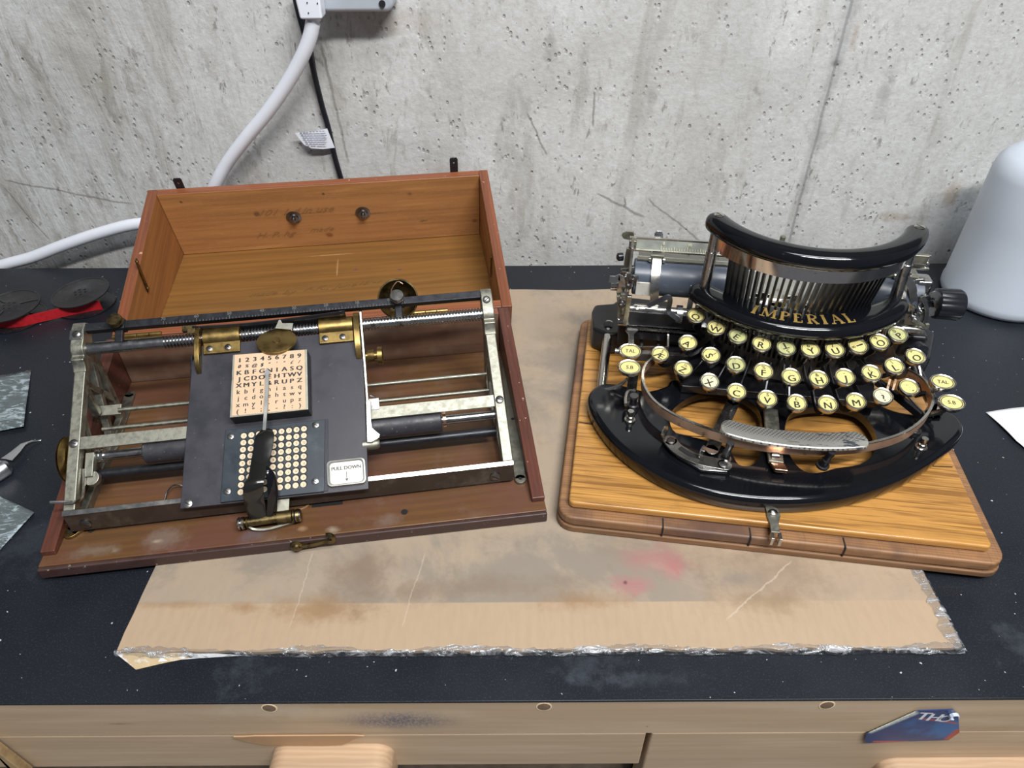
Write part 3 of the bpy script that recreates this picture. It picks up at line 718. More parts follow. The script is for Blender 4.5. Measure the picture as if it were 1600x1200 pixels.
# straps lying on the floor, brass foot tab, hook
def strap(pts, wd, th, mat, name, label=None, holes=()):
    bm = bmesh.new(); sweep(bm, smoothpath(pts, 6), rectp(wd, th), up=(0, 0, 1))
    for q in (pts[0], pts[-1]): lathe(bm, V(q)-V((0, 0, th/2)), (0, 0, 1), [(0, wd/2), (th, wd/2)], 18)
    o = finish(name, bm, mat, case, bevel=.0003, label=label)
    for h in holes:
        bm = bmesh.new(); lathe(bm, V(h)+V((0, 0, th/2-.0002)), (0, 0, 1), [(0, wd*.17), (.0003, wd*.17), (.0003, 0)], 12); q = finish('screw_hole', bm, M['felt'], None); q.parent = o
    return o
zf = .0105
a, b = T(813, 749, zf), T(789, 562, zf)
strap([a, a.lerp(b, .5), b], .0085, .002, M['nickel_matt'], 'mounting_strap', 'long grey metal strap along the right side', [a, a.lerp(b, .45), b])
a, b = T(203, 617, zf), T(176, 700, zf)
strap([a, b], .0085, .002, M['nickel_matt'], 'mounting_strap', 'short grey metal strap at the back left', [a, b])
a, b = T(111, 832, zf), T(128, 820, zf)
strap([a, b], .0105, .0022, M['brass'], 'foot_tab', 'brass tab at the front left corner', [a])
a, b = T(144, 826, zf), T(118, 822, zf)
bm = bmesh.new(); rod(bm, a+V((0, 0, .001)), b+V((0, 0, .001)), .0016); finish('latch_pin', bm, M['brass_dark'], case)
p0 = T(464, 849, .006)
bm = bmesh.new(); lathe(bm, V((p0.x, -.0004, .006)), (0, -1, 0), [(0, .0045), (.0014, .0045), (.002, .003), (.0035, .0025), (.0038, 0)], 18)
finish('hook_pivot', bm, M['brass_dark'], case)
bm = bmesh.new(); pts = [V((p0.x, -.0022, .006)), V((p0.x+.012, -.0024, .0075)), V((p0.x+.020, -.0024, .0090)), V((p0.x+.0245, -.0024, .0080)), V((p0.x+.0262, -.0024, .0110)), V((p0.x+.0245, -.0024, .0150)), V((p0.x+.0215, -.0024, .0155))]
sweep(bm, smoothpath(pts, 5), rectp(.0028, .0018), up=(0, 1, 0)); finish('hook', bm, M['brass_dark'], case, bevel=.0003, label='dull brass hook on the front edge')
for x, y in ((450, 806), (140, 822), (632, 800), (143, 828)):
    p = T(x, y, .0091); bm = bmesh.new(); lathe(bm, p, (0, 0, 1), [(0, .0024), (.0003, .0024), (.0003, 0)], 14); finish('screw_hole', bm, M['felt'], case)
p = T(462, 786, .0092); bm = bmesh.new(); box(bm, (p.x+.012, p.y-.006, .0091), (p.x+.034, p.y-.0015, .0094)); finish('worn_slot', bm, M['felt'], case)
p = T(462, 788, .0092); bm = bmesh.new(); sweep(bm, [(p.x+.010*math.cos(t*.4), p.y+.006*math.sin(t*.4), .0094) for t in range(16)], rectp(.0012, .0005)); finish('burn_ring', bm, simple('ring_mark', (.30, .18, .10), .6), case)
p = T(266, 775, .0095); bm = bmesh.new(); wire(bm, [p+V((-.003, -.006, 0)), p+V((-.001, .002, .004)), p+V((.004, .005, .006)), p+V((.010, .004, .004)), p+V((.014, -.002, 0))], .0006); finish('bent_wire', bm, M['steel'], case)
#@@INDEX

# ================================================================== INDEX TYPEWRITER (in the case)
Mf = Frame((-.3075, .3190, .034), 8.63, 30.22, .14)
tw = thing('index_typewriter', 'index typewriter with a pointer lever over a letter card, lying in the mahogany case', 'typewriter', Mf)
def part(name, bm, mat, parent=None, **k): return finish(name, bm, mat, parent or tw, **k)
def down(my, h=0.0, fl=.0):   # how far below (my, mz=h) the case floor lies, straight down
    dn = V((0, -math.sin(30.22*D2R), -math.cos(30.22*D2R)))
    z = .034+my*math.sin(30.22*D2R)+h*math.cos(30.22*D2R)-(ZC+.009)-fl
    return dn*z
YR = .1243
def side_frame(x0, x1, right):
    """wedge shaped casting: sloping top bar, foot bar on the floor, struts"""
    zt = 0
    bm = bmesh.new()
    zt = 0
    # top bar
    quad_prism(bm, [V((x0, .0036, zt)), V((x0, .107, zt)), V((x0, .107, zt-.0075)), V((x0, .0036, zt-.0075))], (x1-x0, 0, 0))
    # neck swelling into the knuckles for shaft and rule
    pts = [(.106, zt), (.110, .0015), (.1138, .0058)]+[(YR+.0078*math.cos(a), .0002+.0078*math.sin(a)) for a in (2.6, 2.1, 1.6)]+[(.1288, .0075), (.1368, .0085), (.1433, .0065), (.1453, .001), (.1433, -.004), (.1368, -.0055), (.1298, -.0075), (.1208, -.0105), (.1118, -.0095), (.106, -.0075)]
    quad_prism(bm, [V((x0-.0006, a, b)) for a, b in pts], (x1-x0+.0012, 0, 0))
    fl = (x1-x0)*.72; xa = x0+.0008 if not right else x0+.0012
    def strip(a, b, wd):
        a, b = V(a), V(b); d = (b-a).normalized(); n_ = V((1, 0, 0)).cross(d)*wd*.66
        quad_prism(bm, [V((xa, p.y, p.z)) for p in (a+n_, b+n_, b-n_, a-n_)], (fl, 0, 0))
    A = V((0, .135, -.003)); B = A+down(.135, -.003, .004)
    Cc = V((0, .100, -.004)); Dd = Cc+down(.100, -.004, .004)
    E_ = V((0, .058, -.004)); Fp = E_+down(.058, -.004, .004)
    G = V((0, .006, -.006)); Hp = G+down(.006, -.006, .003)
    strip(A, B, .0055); strip(Hp, B, .0065); strip(A+(B-A)*.05, Dd, .0042); strip(Cc, B+(A-B)*.25, .004)
    strip(E_, Fp, .005); strip(G, Hp, .006); strip(Cc, Dd+(Cc-Dd)*.5, .004); strip(E_+V((0, .02, 0)), Fp, .0038)
    return part('side_frame', bm, M['nickel_matt'], bevel=.0009, label='cast nickel frame at the %s end' % ('right' if right else 'left'))
sl = side_frame(0, .0080, False); sr = side_frame(.3042, .3122, True)
for (x0, x1), o in (((0, .0080), sl), ((.3042, .3122), sr)):
    xm = (x0+x1)/2
    slotted('screw', (xm, (Mf(120, 692).y+Mf(785, 625).y)/2, .0002), (0, 0, 1), .0031, M['screw'], o, .0012, .4)
    slotted('screw', (xm-.0003, .1328, .0078), (0, -.25, 1), .0030, M['screw'], o, .0014, -.6)
bm = bmesh.new(); box(bm, (-.0010, .1290, .0060), (.0080, .1366, .0086)); part('clamp_plate', bm, M['nickel'], sl, bevel=.0005)
# shaft with rack teeth
bm = bmesh.new(); prof = [(0, .0046), (.056, .0046)]; x = .0562
while x < .298: prof += [(x, .0050), (x+.0011, .0050), (x+.0012, .0036), (x+.0023, .0036)]; x += .0024
prof += [(.299, .0042), (.302, .0042)]
lathe(bm, (.0065, YR, .0003), (1, 0, 0), prof, 22); part('toothed_shaft', bm, M['steel'], angle=50, label='steel shaft cut with ring teeth along most of its length')
# scale rule
bm = bmesh.new(); bar(bm, (.0080, .1393, .0035), (.3042, .1393, .0035), .0062, .0058, up=(0, 0, 1)); rule = part('scale_rule', bm, M['black_iron'], bevel=.0005, label='black square rule engraved with ticks and numbers')
bm = bmesh.new()
for i in range(76):
    x = .064+i*.0024; L_ = .0024 if i % 5 == 0 else .0014
    if i % 10 == 0: L_ = .003
    quad_prism(bm, [V((x, .1362, .0064)), V((x+.00022, .1362, .0064)), V((x+.00022, .1362+L_, .00645)), V((x, .1362+L_, .00645))], (0, 0, .0001))
for k, t in enumerate(('70', '60', '50', '40', '30', '20', '10', '0')):
    put_text(bm, t, (.064+k*.024, .1408, .0066), (1, 0, 0), (0, 1, 0), .0034)
part('engraved_scale', bm, M['engrave'], rule, smooth=False)
def stopper(x, white):
    bm = bmesh.new(); box(bm, (x-.0048, .1353, -.0005), (x+.0048, .1440, .0078)); 
    box(bm, (x-.003, .1255, .001), (x+.003, .136, .0050))
    o = part('margin_stop', bm, M['black_iron'], bevel=.001, label='black margin stop with a thumb screw')
    bm = bmesh.new(); lathe(bm, (x, .1396, .0075), (0, .1, 1), [(0, .0020), (.0022, .0020), (.0023, .0052), (.0040, .0054), (.0041, .0042), (.0050, .0042), (.0051, .0054), (.0068, .0050), (.0070, 0)], 22)
    part('thumb_screw', bm, M['nickel'] if white else M['brass_dark'], o)
stopper(Mf(187, 508, .004).x, False); stopper(Mf(621, 466, .004).x, True)
# bell behind the rule
pb = Mf(622, 467, -.004)
vd = (CAMP-(Mf.m @ pb)); vd = (Mf.i.to_3x3() @ vd).normalized()
bax = V((-.05, -.55, .83)).normalized()
bm = bmesh.new(); lathe(bm, pb-bax*.010, bax, [(0, .0), (.0, .007), (.0035, .0125), (.0085, .0158), (.0105, .0162), (.0106, .0150), (.0088, .0142), (.0045, .0110), (.0012, .006), (.0012, 0)], 32)
bell = part('bell', bm, M['brass_dark'], angle=60, label='round dark brass bell cup behind the rule')
bm = bmesh.new(); wire(bm, [pb+V((-.006, -.002, .0)), pb+V((-.004, .006, .006)), pb+V((.001, .0105, .009)), pb+V((.005, .008, .009))], .0006); part('spring_wire', bm, M['copper'], bell)
# middle flat bar
bm = bmesh.new(); ybr = (Mf(120, 692).y+Mf(785, 625).y)/2; box(bm, (.008, ybr-.0047, -.0024), (.3042, ybr+.0047, -.0002)); part('cross_bar', bm, M['nickel_matt'], bevel=.0003, label='flat pale nickel bar across the middle')
# front rail
bm = bmesh.new(); y0 = .0002
dn = V((0, -math.sin(30.22*D2R), -math.cos(30.22*D2R)))*.0165
quad_prism(bm, [V((.0002, y0, 0)), V((.0002, y0+.0032, .0)), V((.0002, y0+.0032, 0))+dn, V((.0002, y0, 0))+dn], (.3118, 0, 0))
part('front_rail', bm, [M['rail_face']], bevel=.0004)
bm = bmesh.new(); box(bm, (0, y0-.0002, -.0002), (.3122, y0+.0034, .0008)); part('rail_top', bm, M['nickel'], bevel=.0003, label='bright worn top edge of the front rail')
for x in (.012, .298):
    slotted('screw', V((x, y0, 0))+dn*.55+V((0, -.0004, 0)), (0, -math.cos(30.2*D2R), math.sin(30.2*D2R)), .0038, M['screw'], tw, .0015)
# rollers and rods below
def tube(name, a, b, r, mat, label=None, n=18):
    bm = bmesh.new(); rod(bm, a, b, r, n); return part(name, bm, mat, label=label)
a, b = Mf(150, 712, -.012), Mf(782, 648, -.012); ym, zm = (a.y+b.y)/2, -.012
tube('roller_axle', V((.008, ym, zm)), V((.3042, ym, zm)), .0036, M['steel'], 'bright steel axle of the paper rollers')
for xa, xb in ((228, 320), (578, 690)):
    p, q = Mf(xa, 706, zm).x, Mf(xb, 706 if xb < 400 else 657, zm).x
    bm = bmesh.new(); lathe(bm, (p, ym, zm), (1, 0, 0), [(0, .004), (0, .0080), (.0008, .0090), (q-p-.0008, .0090), (q-p, .0082), (q-p, .004)], 26)
    part('rubber_roller', bm, M['rubber'], label='speckled black rubber roller on the %s' % ('left' if xa < 300 else 'right'))
bm = bmesh.new(); p = Mf(692, 655, zm).x; lathe(bm, (p, ym, zm), (1, 0, 0), [(0, .0062), (.0022, .0062), (.0022, .004)], 20); part('roller_collar', bm, M['copper'])
a = Mf(165, 708, zm).x; bm = bmesh.new(); lathe(bm, (a-.006, ym, zm), (1, 0, 0), [(0, .005), (.003, .005), (.003, .0044), (.004, .0044), (.004, .0052), (.006, .0052)], 20); part('axle_collar', bm, M['nickel'])
a = Mf(160, 741, -.024); b = Mf(780, 673, -.024); yl = (a.y+b.y)/2
tube('lower_rod', V((.009, yl, -.024)), V((.3046, yl, -.024)), .0037, M['black_iron'], 'dark lower rod')
for (x1, y1, x2, y2, nm) in ((185, 641, 768, 583, 'upper thin steel rod'), (160, 672, 770, 608, 'lower thin steel rod')):
    a, b = Mf(x1, y1, -.032), Mf(x2, y2, -.032); yy = (a.y+b.y)/2
    tube('guide_rod', V((a.x, yy, -.032)), V((.304, yy, -.032)), .0017, M['nickel_matt'], nm, 10)
bm = bmesh.new(); p = Mf(176, 640, -.033); box(bm, (p.x-.014, p.y-.004, -.036), (p.x+.006, p.y+.0045, -.0335)); part('rod_bracket', bm, M['nickel_matt'], bevel=.0005)
# feed hooks at the left
p = Mf(137, 720, -.004)
bm = bmesh.new(); box(bm, (p.x-.003, .028, -.012), (p.x+.003, .046, -.006)); 
lathe(bm, (p.x+.001, .0275, -.010), (0, 0, 1), [(-.003, .0055), (.002, .0055)], 16); part('axle_bearing', bm, M['nickel_matt'], bevel=.0006)
bm = bmesh.new(); q = [Mf(131, 733, -.006), Mf(131, 755, -.006), Mf(128, 778, -.004), Mf(115, 784, .003), Mf(96, 784.5, .006), Mf(78, 785, .008)]
wire(bm, q, .0011); part('bent_lever', bm, M['nickel'], label='thin bent wire lever at the left end')
bm = bmesh.new(); q = [Mf(149, 728, -.014), Mf(146, 742, -.014), Mf(138, 751, -.016)]; wire(bm, q, .0009); part('spring_hook', bm, M['nickel_matt'])
# left knob wheel
p = Mf(99, 718, -.012)
bm = bmesh.new(); kx = -.0010
lathe(bm, (kx, ym, zm), (-1, 0, 0), [(0, .002), (0, .0098), (.0004, .0130), (.0032, .0165), (.0036, .0125), (.0044, .0165), (.0060, .0132), (.0064, .0110), (.0048, .0100), (.0040, .004), (.0040, 0)], 36)
part('platen_wheel', bm, M['brass'], label='brass finger wheel at the left end')
bm = bmesh.new(); lathe(bm, (.0005, ym, zm), (-1, 0, 0), [(0, .0062), (.0018, .0062), (.004, .001)], 16); part('wheel_hub', bm, M['nickel'])
# carriage plate
PL = [V((*Mf(x, y, .002).xy, .002)) for x, y in ((281, 795), (576, 764), (564, 492), (306, 516))]
bm = bmesh.new(); pts = [PL[0], PL[1], V((PL[2].x, .1148, .002)), V((PL[2].x, .1193, .002)), V((PL[3].x+.0005, .1178, .002)), V((PL[3].x+.0002, .109, .002)), V((PL[3].x-.0022, .106, .002))]
quad_prism(bm, pts, (0, 0, -.0020)); carr = part('carriage_plate', bm, M['plate'], bevel=.0004, label='slate painted sloping carriage plate')
x0, x1 = PL[0].x, PL[1].x
slotted('screw', Mf(293, 787, .0022), (0, 0, 1), .0031, M['nickel'], carr, .0008)
bm = bmesh.new(); yq = (PL[0].y+PL[1].y)/2; box(bm, (x0+.003, yq+.001, -.0045), (x1-.003, yq+.0025, -.0002)); box(bm, (x0+.004, .004, -.0045), (x0+.0055, .112, -.0002)); part('carriage_underframe', bm, M['black_iron'], carr, bevel=.0004)
# dark curved shield behind the shaft
bm = bmesh.new(); rr = []
xa, xb = x0+.008, x1-.008
for i in range(25):
    t = i/24; x = xa+(xb-xa)*t; hgt = .0015+.0052*max(0, min(1, (t-.0)*2.2))*0+.0065*(max(0, abs(t-.33)/.67)**1.6)
    rr.append([bm.verts.new((x, .1296+.0005*k, -.004+(hgt+.010)*k/3)) for k in range(4)])
for A, B in zip(rr, rr[1:]):
    for j in range(3): bm.faces.new((A[j], B[j], B[j+1], A[j+1]))
o = part('ribbon_shield', bm, M['black'], label='thin black curved shield behind the shaft'); mo = o.modifiers.new('thick', 'SOLIDIFY'); mo.thickness = .0006
# brass sleeves with flanges and end brackets
def sleeve(xa, xb):
    bm = bmesh.new(); n = 12
    lathe(bm, (xa, YR, .0003), (1, 0, 0), [(0, .0052), (0, .0074), (xb-xa, .0074), (xb-xa, .0052)], 26)
    box(bm, (xa, .1096, .0021), (xb, .1203, .0044))
    o = part('brass_sleeve', bm, M['brass'], bevel=.0006, label='brass sleeve and flange riding on the toothed shaft')
    for t in (.18, .68):
        slotted('screw', (xa+(xb-xa)*t, .1136, .0045), (0, 0, 1), .0024, M['screw'], o, .001)
    return o
s1 = (Mf(316, 530, .006).x, Mf(374, 530, .006).x); s2 = (Mf(497, 510, .006).x, Mf(551, 505, .006).x)
sleeve(*s1); sleeve(*s2)
def endbracket(x, wd, label):
    bm = bmesh.new(); pr = [(.0948, .0022), (.0998, .0075), (.1068, .0098), (.1148, .0105), (.1268, .0098), (.1323, .006), (.1333, 0), (.1298, -.004), (.1208, -.001), (.1108, .0022)]
    quad_prism(bm, [V((x, a, b)) for a, b in pr], (wd, 0, 0)); return part('end_bracket', bm, M['brass'], bevel=.0005, label=label)
endbracket(s1[0]-.0048, .0036, 'left brass bracket holding the carriage'); endbracket(s2[1]+.0006, .0046, 'right brass bracket holding the carriage')
bm = bmesh.new(); p = s1[0]-.0048; box(bm, (p-.010, .1290, .003), (p-.0002, .1340, .0062)); box(bm, (p-.006, .1263, .0050), (p-.0002, .1308, .0075)); part('brass_dog', bm, M['brass_dark'], bevel=.0005)
# bright side strip on the right edge of the carriage with its thumb screw
bm = bmesh.new(); xs = s2[1]+.0058
quad_prism(bm, [V((xs, a, b)) for a, b in ((.1308, .0105), (.1343, .006), (.1338, -.003), (.1, -.004), (.05, -.005), (.046, .0012), (.048, .0032), (.09, .0042), (.1208, .0095))], (.0018, 0, 0))
side = part('side_plate', bm, M['nickel'], bevel=.0004, label='bright nickel side plate on the right of the carriage')
bm = bmesh.new(); p = V((xs+.002, Mf(585, 555, .001).y, .001)); lathe(bm, p, (1, -.05, 0), [(0, .0025), (.0015, .0025), (.0015, .0042), (.0065, .0048), (.0065, .003), (.009, .003), (.009, .0068), (.0125, .0068), (.013, .0055), (.013, 0)], 24); part('thumb_screw', bm, M['brass'], side)
bm = bmesh.new(); wire(bm, [V((xs+.003, .066, -.002)), V((xs+.006, .064, -.002)), V((xs+.004, .060, -.002)), V((xs+.007, .058, -.003))], .0008); part('spring_wire', bm, M['steel_dark'], side)
# release lever on the right
LV = [(571, 626), (577, 624), (580, 628), (580, 655), (582, 668), (590, 675), (594, 678), (593, 683), (588, 687), (580, 691), (573, 691)]
bm = bmesh.new(); quad_prism(bm, [V((*Mf(x, y, .006).xy, .006)) for x, y in LV], (0, 0, -.0022)); part('release_lever', bm, M['nickel'], bevel=.0005, label='bright nickel release lever on the right edge')
p = Mf(584, 692, .002); bm = bmesh.new(); lathe(bm, (p.x-.008, p.y, -.001), (1, 0, 0), [(0, .004), (.010, .004), (.012, .0028), (.012, 0)], 18); part('lever_boss', bm, M['nickel_matt'])
bm = bmesh.new(); q = Mf(583, 632, .001); box(bm, (q.x-.003, q.y-.004, -.0015), (q.x+.0045, q.y+.005, .0008)); part('scale_pointer', bm, M['nickel'], bevel=.0003)
# steel arrow pointer behind the disc
A_ = [(430, 510), (437, 494), (441, 502), (458, 502), (456, 512)]
bm = bmesh.new(); quad_prism(bm, [V((*Mf(x, y+3, .0085).xy, .0085)) for x, y in A_], (0, 0, -.0008)); part('arrow_pointer', bm, M['nickel_matt'], label='small steel arrow pointer at the rule')
# brass disc
p = Mf(431, 537, .010); ax = V((0, -.10, 1)).normalized(); ax = V((.03, .46, .89)).normalized()
bm = bmesh.new(); lathe(bm, Mf(432, 533, .0125), ax, [(-.008, .004), (-.0018, .004), (-.0018, .0138), (-.0008, .0146), (.0004, .0146), (.0008, .0138), (.0009, .003), (.0014, .0028), (.0014, 0)], 40)
disc = part('brass_disc', bm, M['brass'], label='round brass disc above the letter card')
# card block
CP = [V((*Mf(x, y, .0165).xy, .0165)) for x, y in ((358, 653), (482, 640), (480, 545), (363, 554))]
bm = bmesh.new(); quad_prism(bm, CP, (0, 0, -.0144)); block = part('card_box', bm, [M['black_iron'], M['nickel_matt']], bevel=.0006, label='raised black metal box carrying the letter card')
for f in block.data.polygons:
    if f.normal.z > .9: f.material_index = 1
def cp(u, v, h=.0166):      # u across 0..1, v down 0..1
    top_ = CP[3].lerp(CP[2], u); bot = CP[0].lerp(CP[1], u); q = top_.lerp(bot, v); q.z = h; return q
bm = bmesh.new(); quad_prism(bm, [cp(.035, .975, .0165), cp(.965, .985, .0165), cp(.965, .015, .0165), cp(.035, .01, .0165)], (0, 0, .00025)); card = part('letter_card', bm, M['card'], block, label='cream printed letter card')
rows = ["1 2 3 4 5 6 7 8 9", "0 % @ $ '' ' ° £ /", "K B F G N I A S Q", "J C D O E H T W V", "X M Y L & R U P Z", "k b f g n i a s q", "j c d o e h t w v", "x m y l . r u p z", "( ! \" ; , - ? : )"]
bm = bmesh.new(); ex = (CP[1]-CP[0]).normalized(); ey = (CP[3]-CP[0]).normalized()
for j, r in enumerate(rows):
    for i, ch in enumerate(r.split(' ')):
        q = cp(.105+i*.0985, .105+j*.1015, .0169)
        big = j in (0, 2, 3, 4); put_text(bm, ch, q, ex, ey, .0046 if big else (.0034 if j == 1 else .0046), 1.25 if big else 1.1, .25 if j == 1 else 0, .00026 if big or j == 1 and ch in '0$' else .00012)
part('printed_letters', bm, M['ink'], block, smooth=False, label='printed rows of capitals, small letters and figures')
# index plate with the nine by nine character holes
IP = [V((*Mf(x, y, .0045).xy, .0045)) for x, y in ((344, 785), (506, 768), (508, 655), (352, 672))]
bm = bmesh.new(); quad_prism(bm, IP, (0, 0, -.0024)); idx = part('index_plate', bm, M['index'], bevel=.0004, label='dark blue index plate with rows of character holes')
bm = bmesh.new(); q = [V((*Mf(x, y, .0022).xy, .0032)) for x, y in ((506, 768), (513, 767), (513, 655), (508, 655))]; quad_prism(bm, q, (0, 0, -.0008)); part('plate_rim', bm, M['black_iron'])
for x, y, mt in ((360, 682, 'screw'), (493, 664, 'screw'), (355, 768, 'screw'), (492, 752, 'steel')):
    slotted('screw', Mf(x, y, .0046), (0, 0, 1), .0024, M[mt], idx, .0006)
HA, HB, HC = Mf(381, 680, .005), Mf(475, 669, .005), Mf(376, 768, .005)
HD = Mf(474, 756, .005)
chars = [c_ for r in rows for c_ in r.split(' ')]
bmr = bmesh.new(); lathe(bmr, (0, 0, 0), (0, 0, 1), [(0, .0026), (.00025, .0025), (.00025, 0)], 14)
protoh = None
for j in range(9):
    for i in range(9):
        u, v = i/8, j/8; q = (HA.lerp(HB, u)).lerp(HC.lerp(HD, u), v); q = V((q.x, q.y, .0045))
        if protoh is None:
            lathe(bmr, (-.0001, -.0004, .00026), (0, 0, 1), [(0, .0021), (.00012, .00205), (.00012, 0)], 14)
            bmr.faces.ensure_lookup_table()
            for f in bmr.faces:
                if max((w_.co.z for w_ in f.verts)) > .00027: f.material_index = 1
            k0 = len(bmr.faces)
            protoh = finish('character_hole', bmr, [M['felt'], M['dot'], M['ink']], idx, smooth=False); protoh.location = q
        else: copy_mesh(protoh, idx, q)
bm = bmesh.new()
for j in range(9):
    for i in range(9):
        u, v = i/8, j/8; q = (HA.lerp(HB, u)).lerp(HC.lerp(HD, u), v)
        put_text(bm, chars[j*9+i], (q.x+.0002, q.y-.0003, .00492), (1, 0, 0), (0, 1, 0), .0024)
part('hole_letters', bm, simple('hole_ink', (.16, .11, .07), .6), idx, smooth=False)
# pointer stem over the card
bm = bmesh.new(); q = [V((*Mf(417.5, 583, .0200).xy, .0198)), V((*Mf(417, 610, .0200).xy, .0200)), V((*Mf(415, 645, .0200).xy, .0200)), V((*Mf(413, 672, .0165).xy, .0165))]
sweep(bm, smoothpath(q, 5), rectp(.0022, .0012), up=(0, 0, 1))
lathe(bm, q[0], (0, 0, 1), [(-.0008, 0), (-.0008, .0019), (.0008, .0019), (.0008, 0)], 14)
quad_prism(bm, [q[0]+V((-.0016, .0006, 0)), q[0]+V((.0016, .0006, 0)), q[0]+V((0, .0042, 0))], (0, 0, .0007))
part('pointer', bm, simple('pointer_steel', (.30, .31, .30), .45, .7, .1), label='grey steel pointer reaching over the letter card')
# black lever handle
HP = [(415, 672, .0150, .55), (414, 680, .0175, .98), (411, 700, .0185, 1), (406, 722, .0200, .92), (402, 742, .0230, .88), (397, 757, .0245, .95), (396, 772, .0190, 1.02), (398, 788, .0090, 1.0), (402, 803, .0010, .95), (411, 818, -.0070, .95)]
pts = [V((*Mf(x, y, h).xy, h)) for x, y, h, s_ in HP]; sp2 = smoothpath(pts, 5)
ks = []
for i in range(len(sp2)):
    f = i/5; k = min(int(f), len(HP)-2); t = f-k; ks.append((HP[k][3]*(1-t)+HP[k+1][3]*t, 1))
bm = bmesh.new(); rings = []
for i, p in enumerate(sp2):
    t_ = (sp2[min(i+1, len(sp2)-1)]-sp2[max(i-1, 0)]).normalized(); ex_ = (V((1, .12, 0))-t_*V((1, .12, 0)).dot(t_)).normalized(); nn_ = ex_.cross(t_); nn_ = -nn_ if nn_.z+nn_.y*-.3 < 0 else nn_
    rings.append([bm.verts.new(p+ex_*a_*ks[i][0]+nn_*b_) for a_, b_ in ((-.0066, 0), (-.0045, .0010), (0, .0014), (.0045, .0010), (.0066, 0), (.0045, -.0006), (0, -.0002), (-.0045, -.0006))])
for A, B in zip(rings, rings[1:]):
    for i in range(8): bm.faces.new((A[i], A[(i+1) % 8], B[(i+1) % 8], B[i]))
bm.faces.new(rings[0]); bm.faces.new(rings[-1])
hnd = part('lever_handle', bm, simple('lever_black', (.030, .030, .027), .22, .6, .25, 40, coat=.5), angle=60, label='long curved black lever handle over the index plate')
HT = [(417, 727, .0215, .10, -.2), (421, 735, .0215, .55, -.5), (424, 745, .0190, .95, -.8), (426, 757, .0160, 1, -1.0), (427, 770, .0120, .95, -.9), (426, 785, .0070, .8, -.6), (424, 800, .0010, .6, -.3), (421, 815, -.005, .5, -.1)]
bm = bmesh.new(); rings = []
for x, y, h, s_, a_ in HT:
    c_ = V((*Mf(x, y, h).xy, h)); e_ = V((math.cos(a_), 0, math.sin(a_))); f_ = V((-math.sin(a_), 0, math.cos(a_)))
    rings.append([bm.verts.new(c_+e_*(p_*s_)+f_*q_*s_) for p_, q_ in ((-.0055, 0), (-.003, .0016), (.002, .0022), (.0052, .0005), (.002, -.0008), (-.003, -.0012))])
for A, B in zip(rings, rings[1:]):
    for i in range(6): bm.faces.new((A[i], A[(i+1) % 6], B[(i+1) % 6], B[i]))
bm.faces.new(rings[0]); bm.faces.new(rings[-1])
o = part('twisted_guard', bm, M['japan'], angle=70, label='twisted glossy black blade beside the handle'); mo = o.modifiers.new('sub', 'SUBSURF'); mo.levels = mo.render_levels = 1
# front axle with its end discs
a, b = Mf(378, 817.5, -.004), Mf(468, 805, -.004)
d_ = (b-a).normalized(); bm = bmesh.new(); L_ = (b-a).length
lathe(bm, a, d_, [(-.0026, 0), (-.0026, .0034), (-.001, .0040), (-.001, .0022), (.0006, .0022), (.0006, .0042), (.0022, .0042), (.0022, .0024), (.0034, .0024), (.0034, .0040), (.0044, .0040), (.0044, .0032), (L_*.62, .0032), (L_*.62, .0048), (L_-.005, .0048), (L_-.005, .0036), (L_-.0042, .0050), (L_-.0030, .0050), (L_-.0030, .0026), (L_-.0018, .0026), (L_-.0018, .0048), (L_, .0046), (L_+.0012, .003), (L_+.0012, 0)], 24)
axle = part('front_axle', bm, M['brass_dark'], label='short axle with grooved end discs in front')
for t0 in (-.0027, L_-.0032):
    bm = bmesh.new(); lathe(bm, a+d_*t0, d_, [(0, 0), (0, .0036), (.0008, .0044), (.0018, .0044), (.0019, .0026), (.0028, .0026), (.0029, .0044), (.0040, .0044), (.0044, .0036), (.0044, 0)], 20); part('axle_disc', bm, M['nickel'], axle)
bm = bmesh.new(); q = [Mf(388, 820, -.006), Mf(396, 827, -.008), Mf(415, 828, -.008), Mf(440, 822, -.007), Mf(458, 815, -.006), Mf(462, 810, -.005)]
sweep(bm, smoothpath(q, 4), rectp(.0018, .005), up=(0, 0, 1)); part('axle_yoke', bm, M['nickel_matt'], bevel=.0003)
bm = bmesh.new(); q0, q1 = Mf(442, 777, -.001), Mf(441, 806, -.003); bar(bm, V((q0.x, q0.y, -.003)), V((q1.x, q1.y, -.0045)), .0085, .0014, up=(0, 0, 1)); part('axle_arm', bm, M['nickel_matt'], bevel=.0004)
# pull down plate
PD = [V((*Mf(x, y, .0045).xy, .0045)) for x, y in ((512, 761), (572, 755), (570, 715), (515, 721))]
bm = bmesh.new(); c_ = (PD[0]+PD[2])/2; wx, wy = (PD[1]-PD[0]).length/2, (PD[3]-PD[0]).length/2
sec = rrect(2*wx, 2*wy, .003, 5)
lo = [bm.verts.new((c_.x+a, c_.y+b, .0022)) for a, b in sec]; hi = [bm.verts.new((c_.x+a, c_.y+b, .0054)) for a, b in sec]
hi2 = [bm.verts.new((c_.x+a*.93, c_.y+b*.92, .0056)) for a, b in sec]; inn = [bm.verts.new((c_.x+a*.86, c_.y+b*.84, .0042)) for a, b in sec]
for A, B in ((lo, hi), (hi, hi2), (hi2, inn)):
    for i in range(len(sec)): bm.faces.new((A[i], A[(i+1) % len(sec)], B[(i+1) % len(sec)], B[i]))
bm.faces.new(lo); bm.faces.new(inn)
pdp = part('thumb_plate', bm, simple('thumb_plate_nickel', (.50, .495, .46), .45, .7, .12, 90, dirt=(.4, .37, .3), dscale=70, dthr=(.58, .8)), label='worn nickel thumb plate engraved PULL DOWN with an arrow')
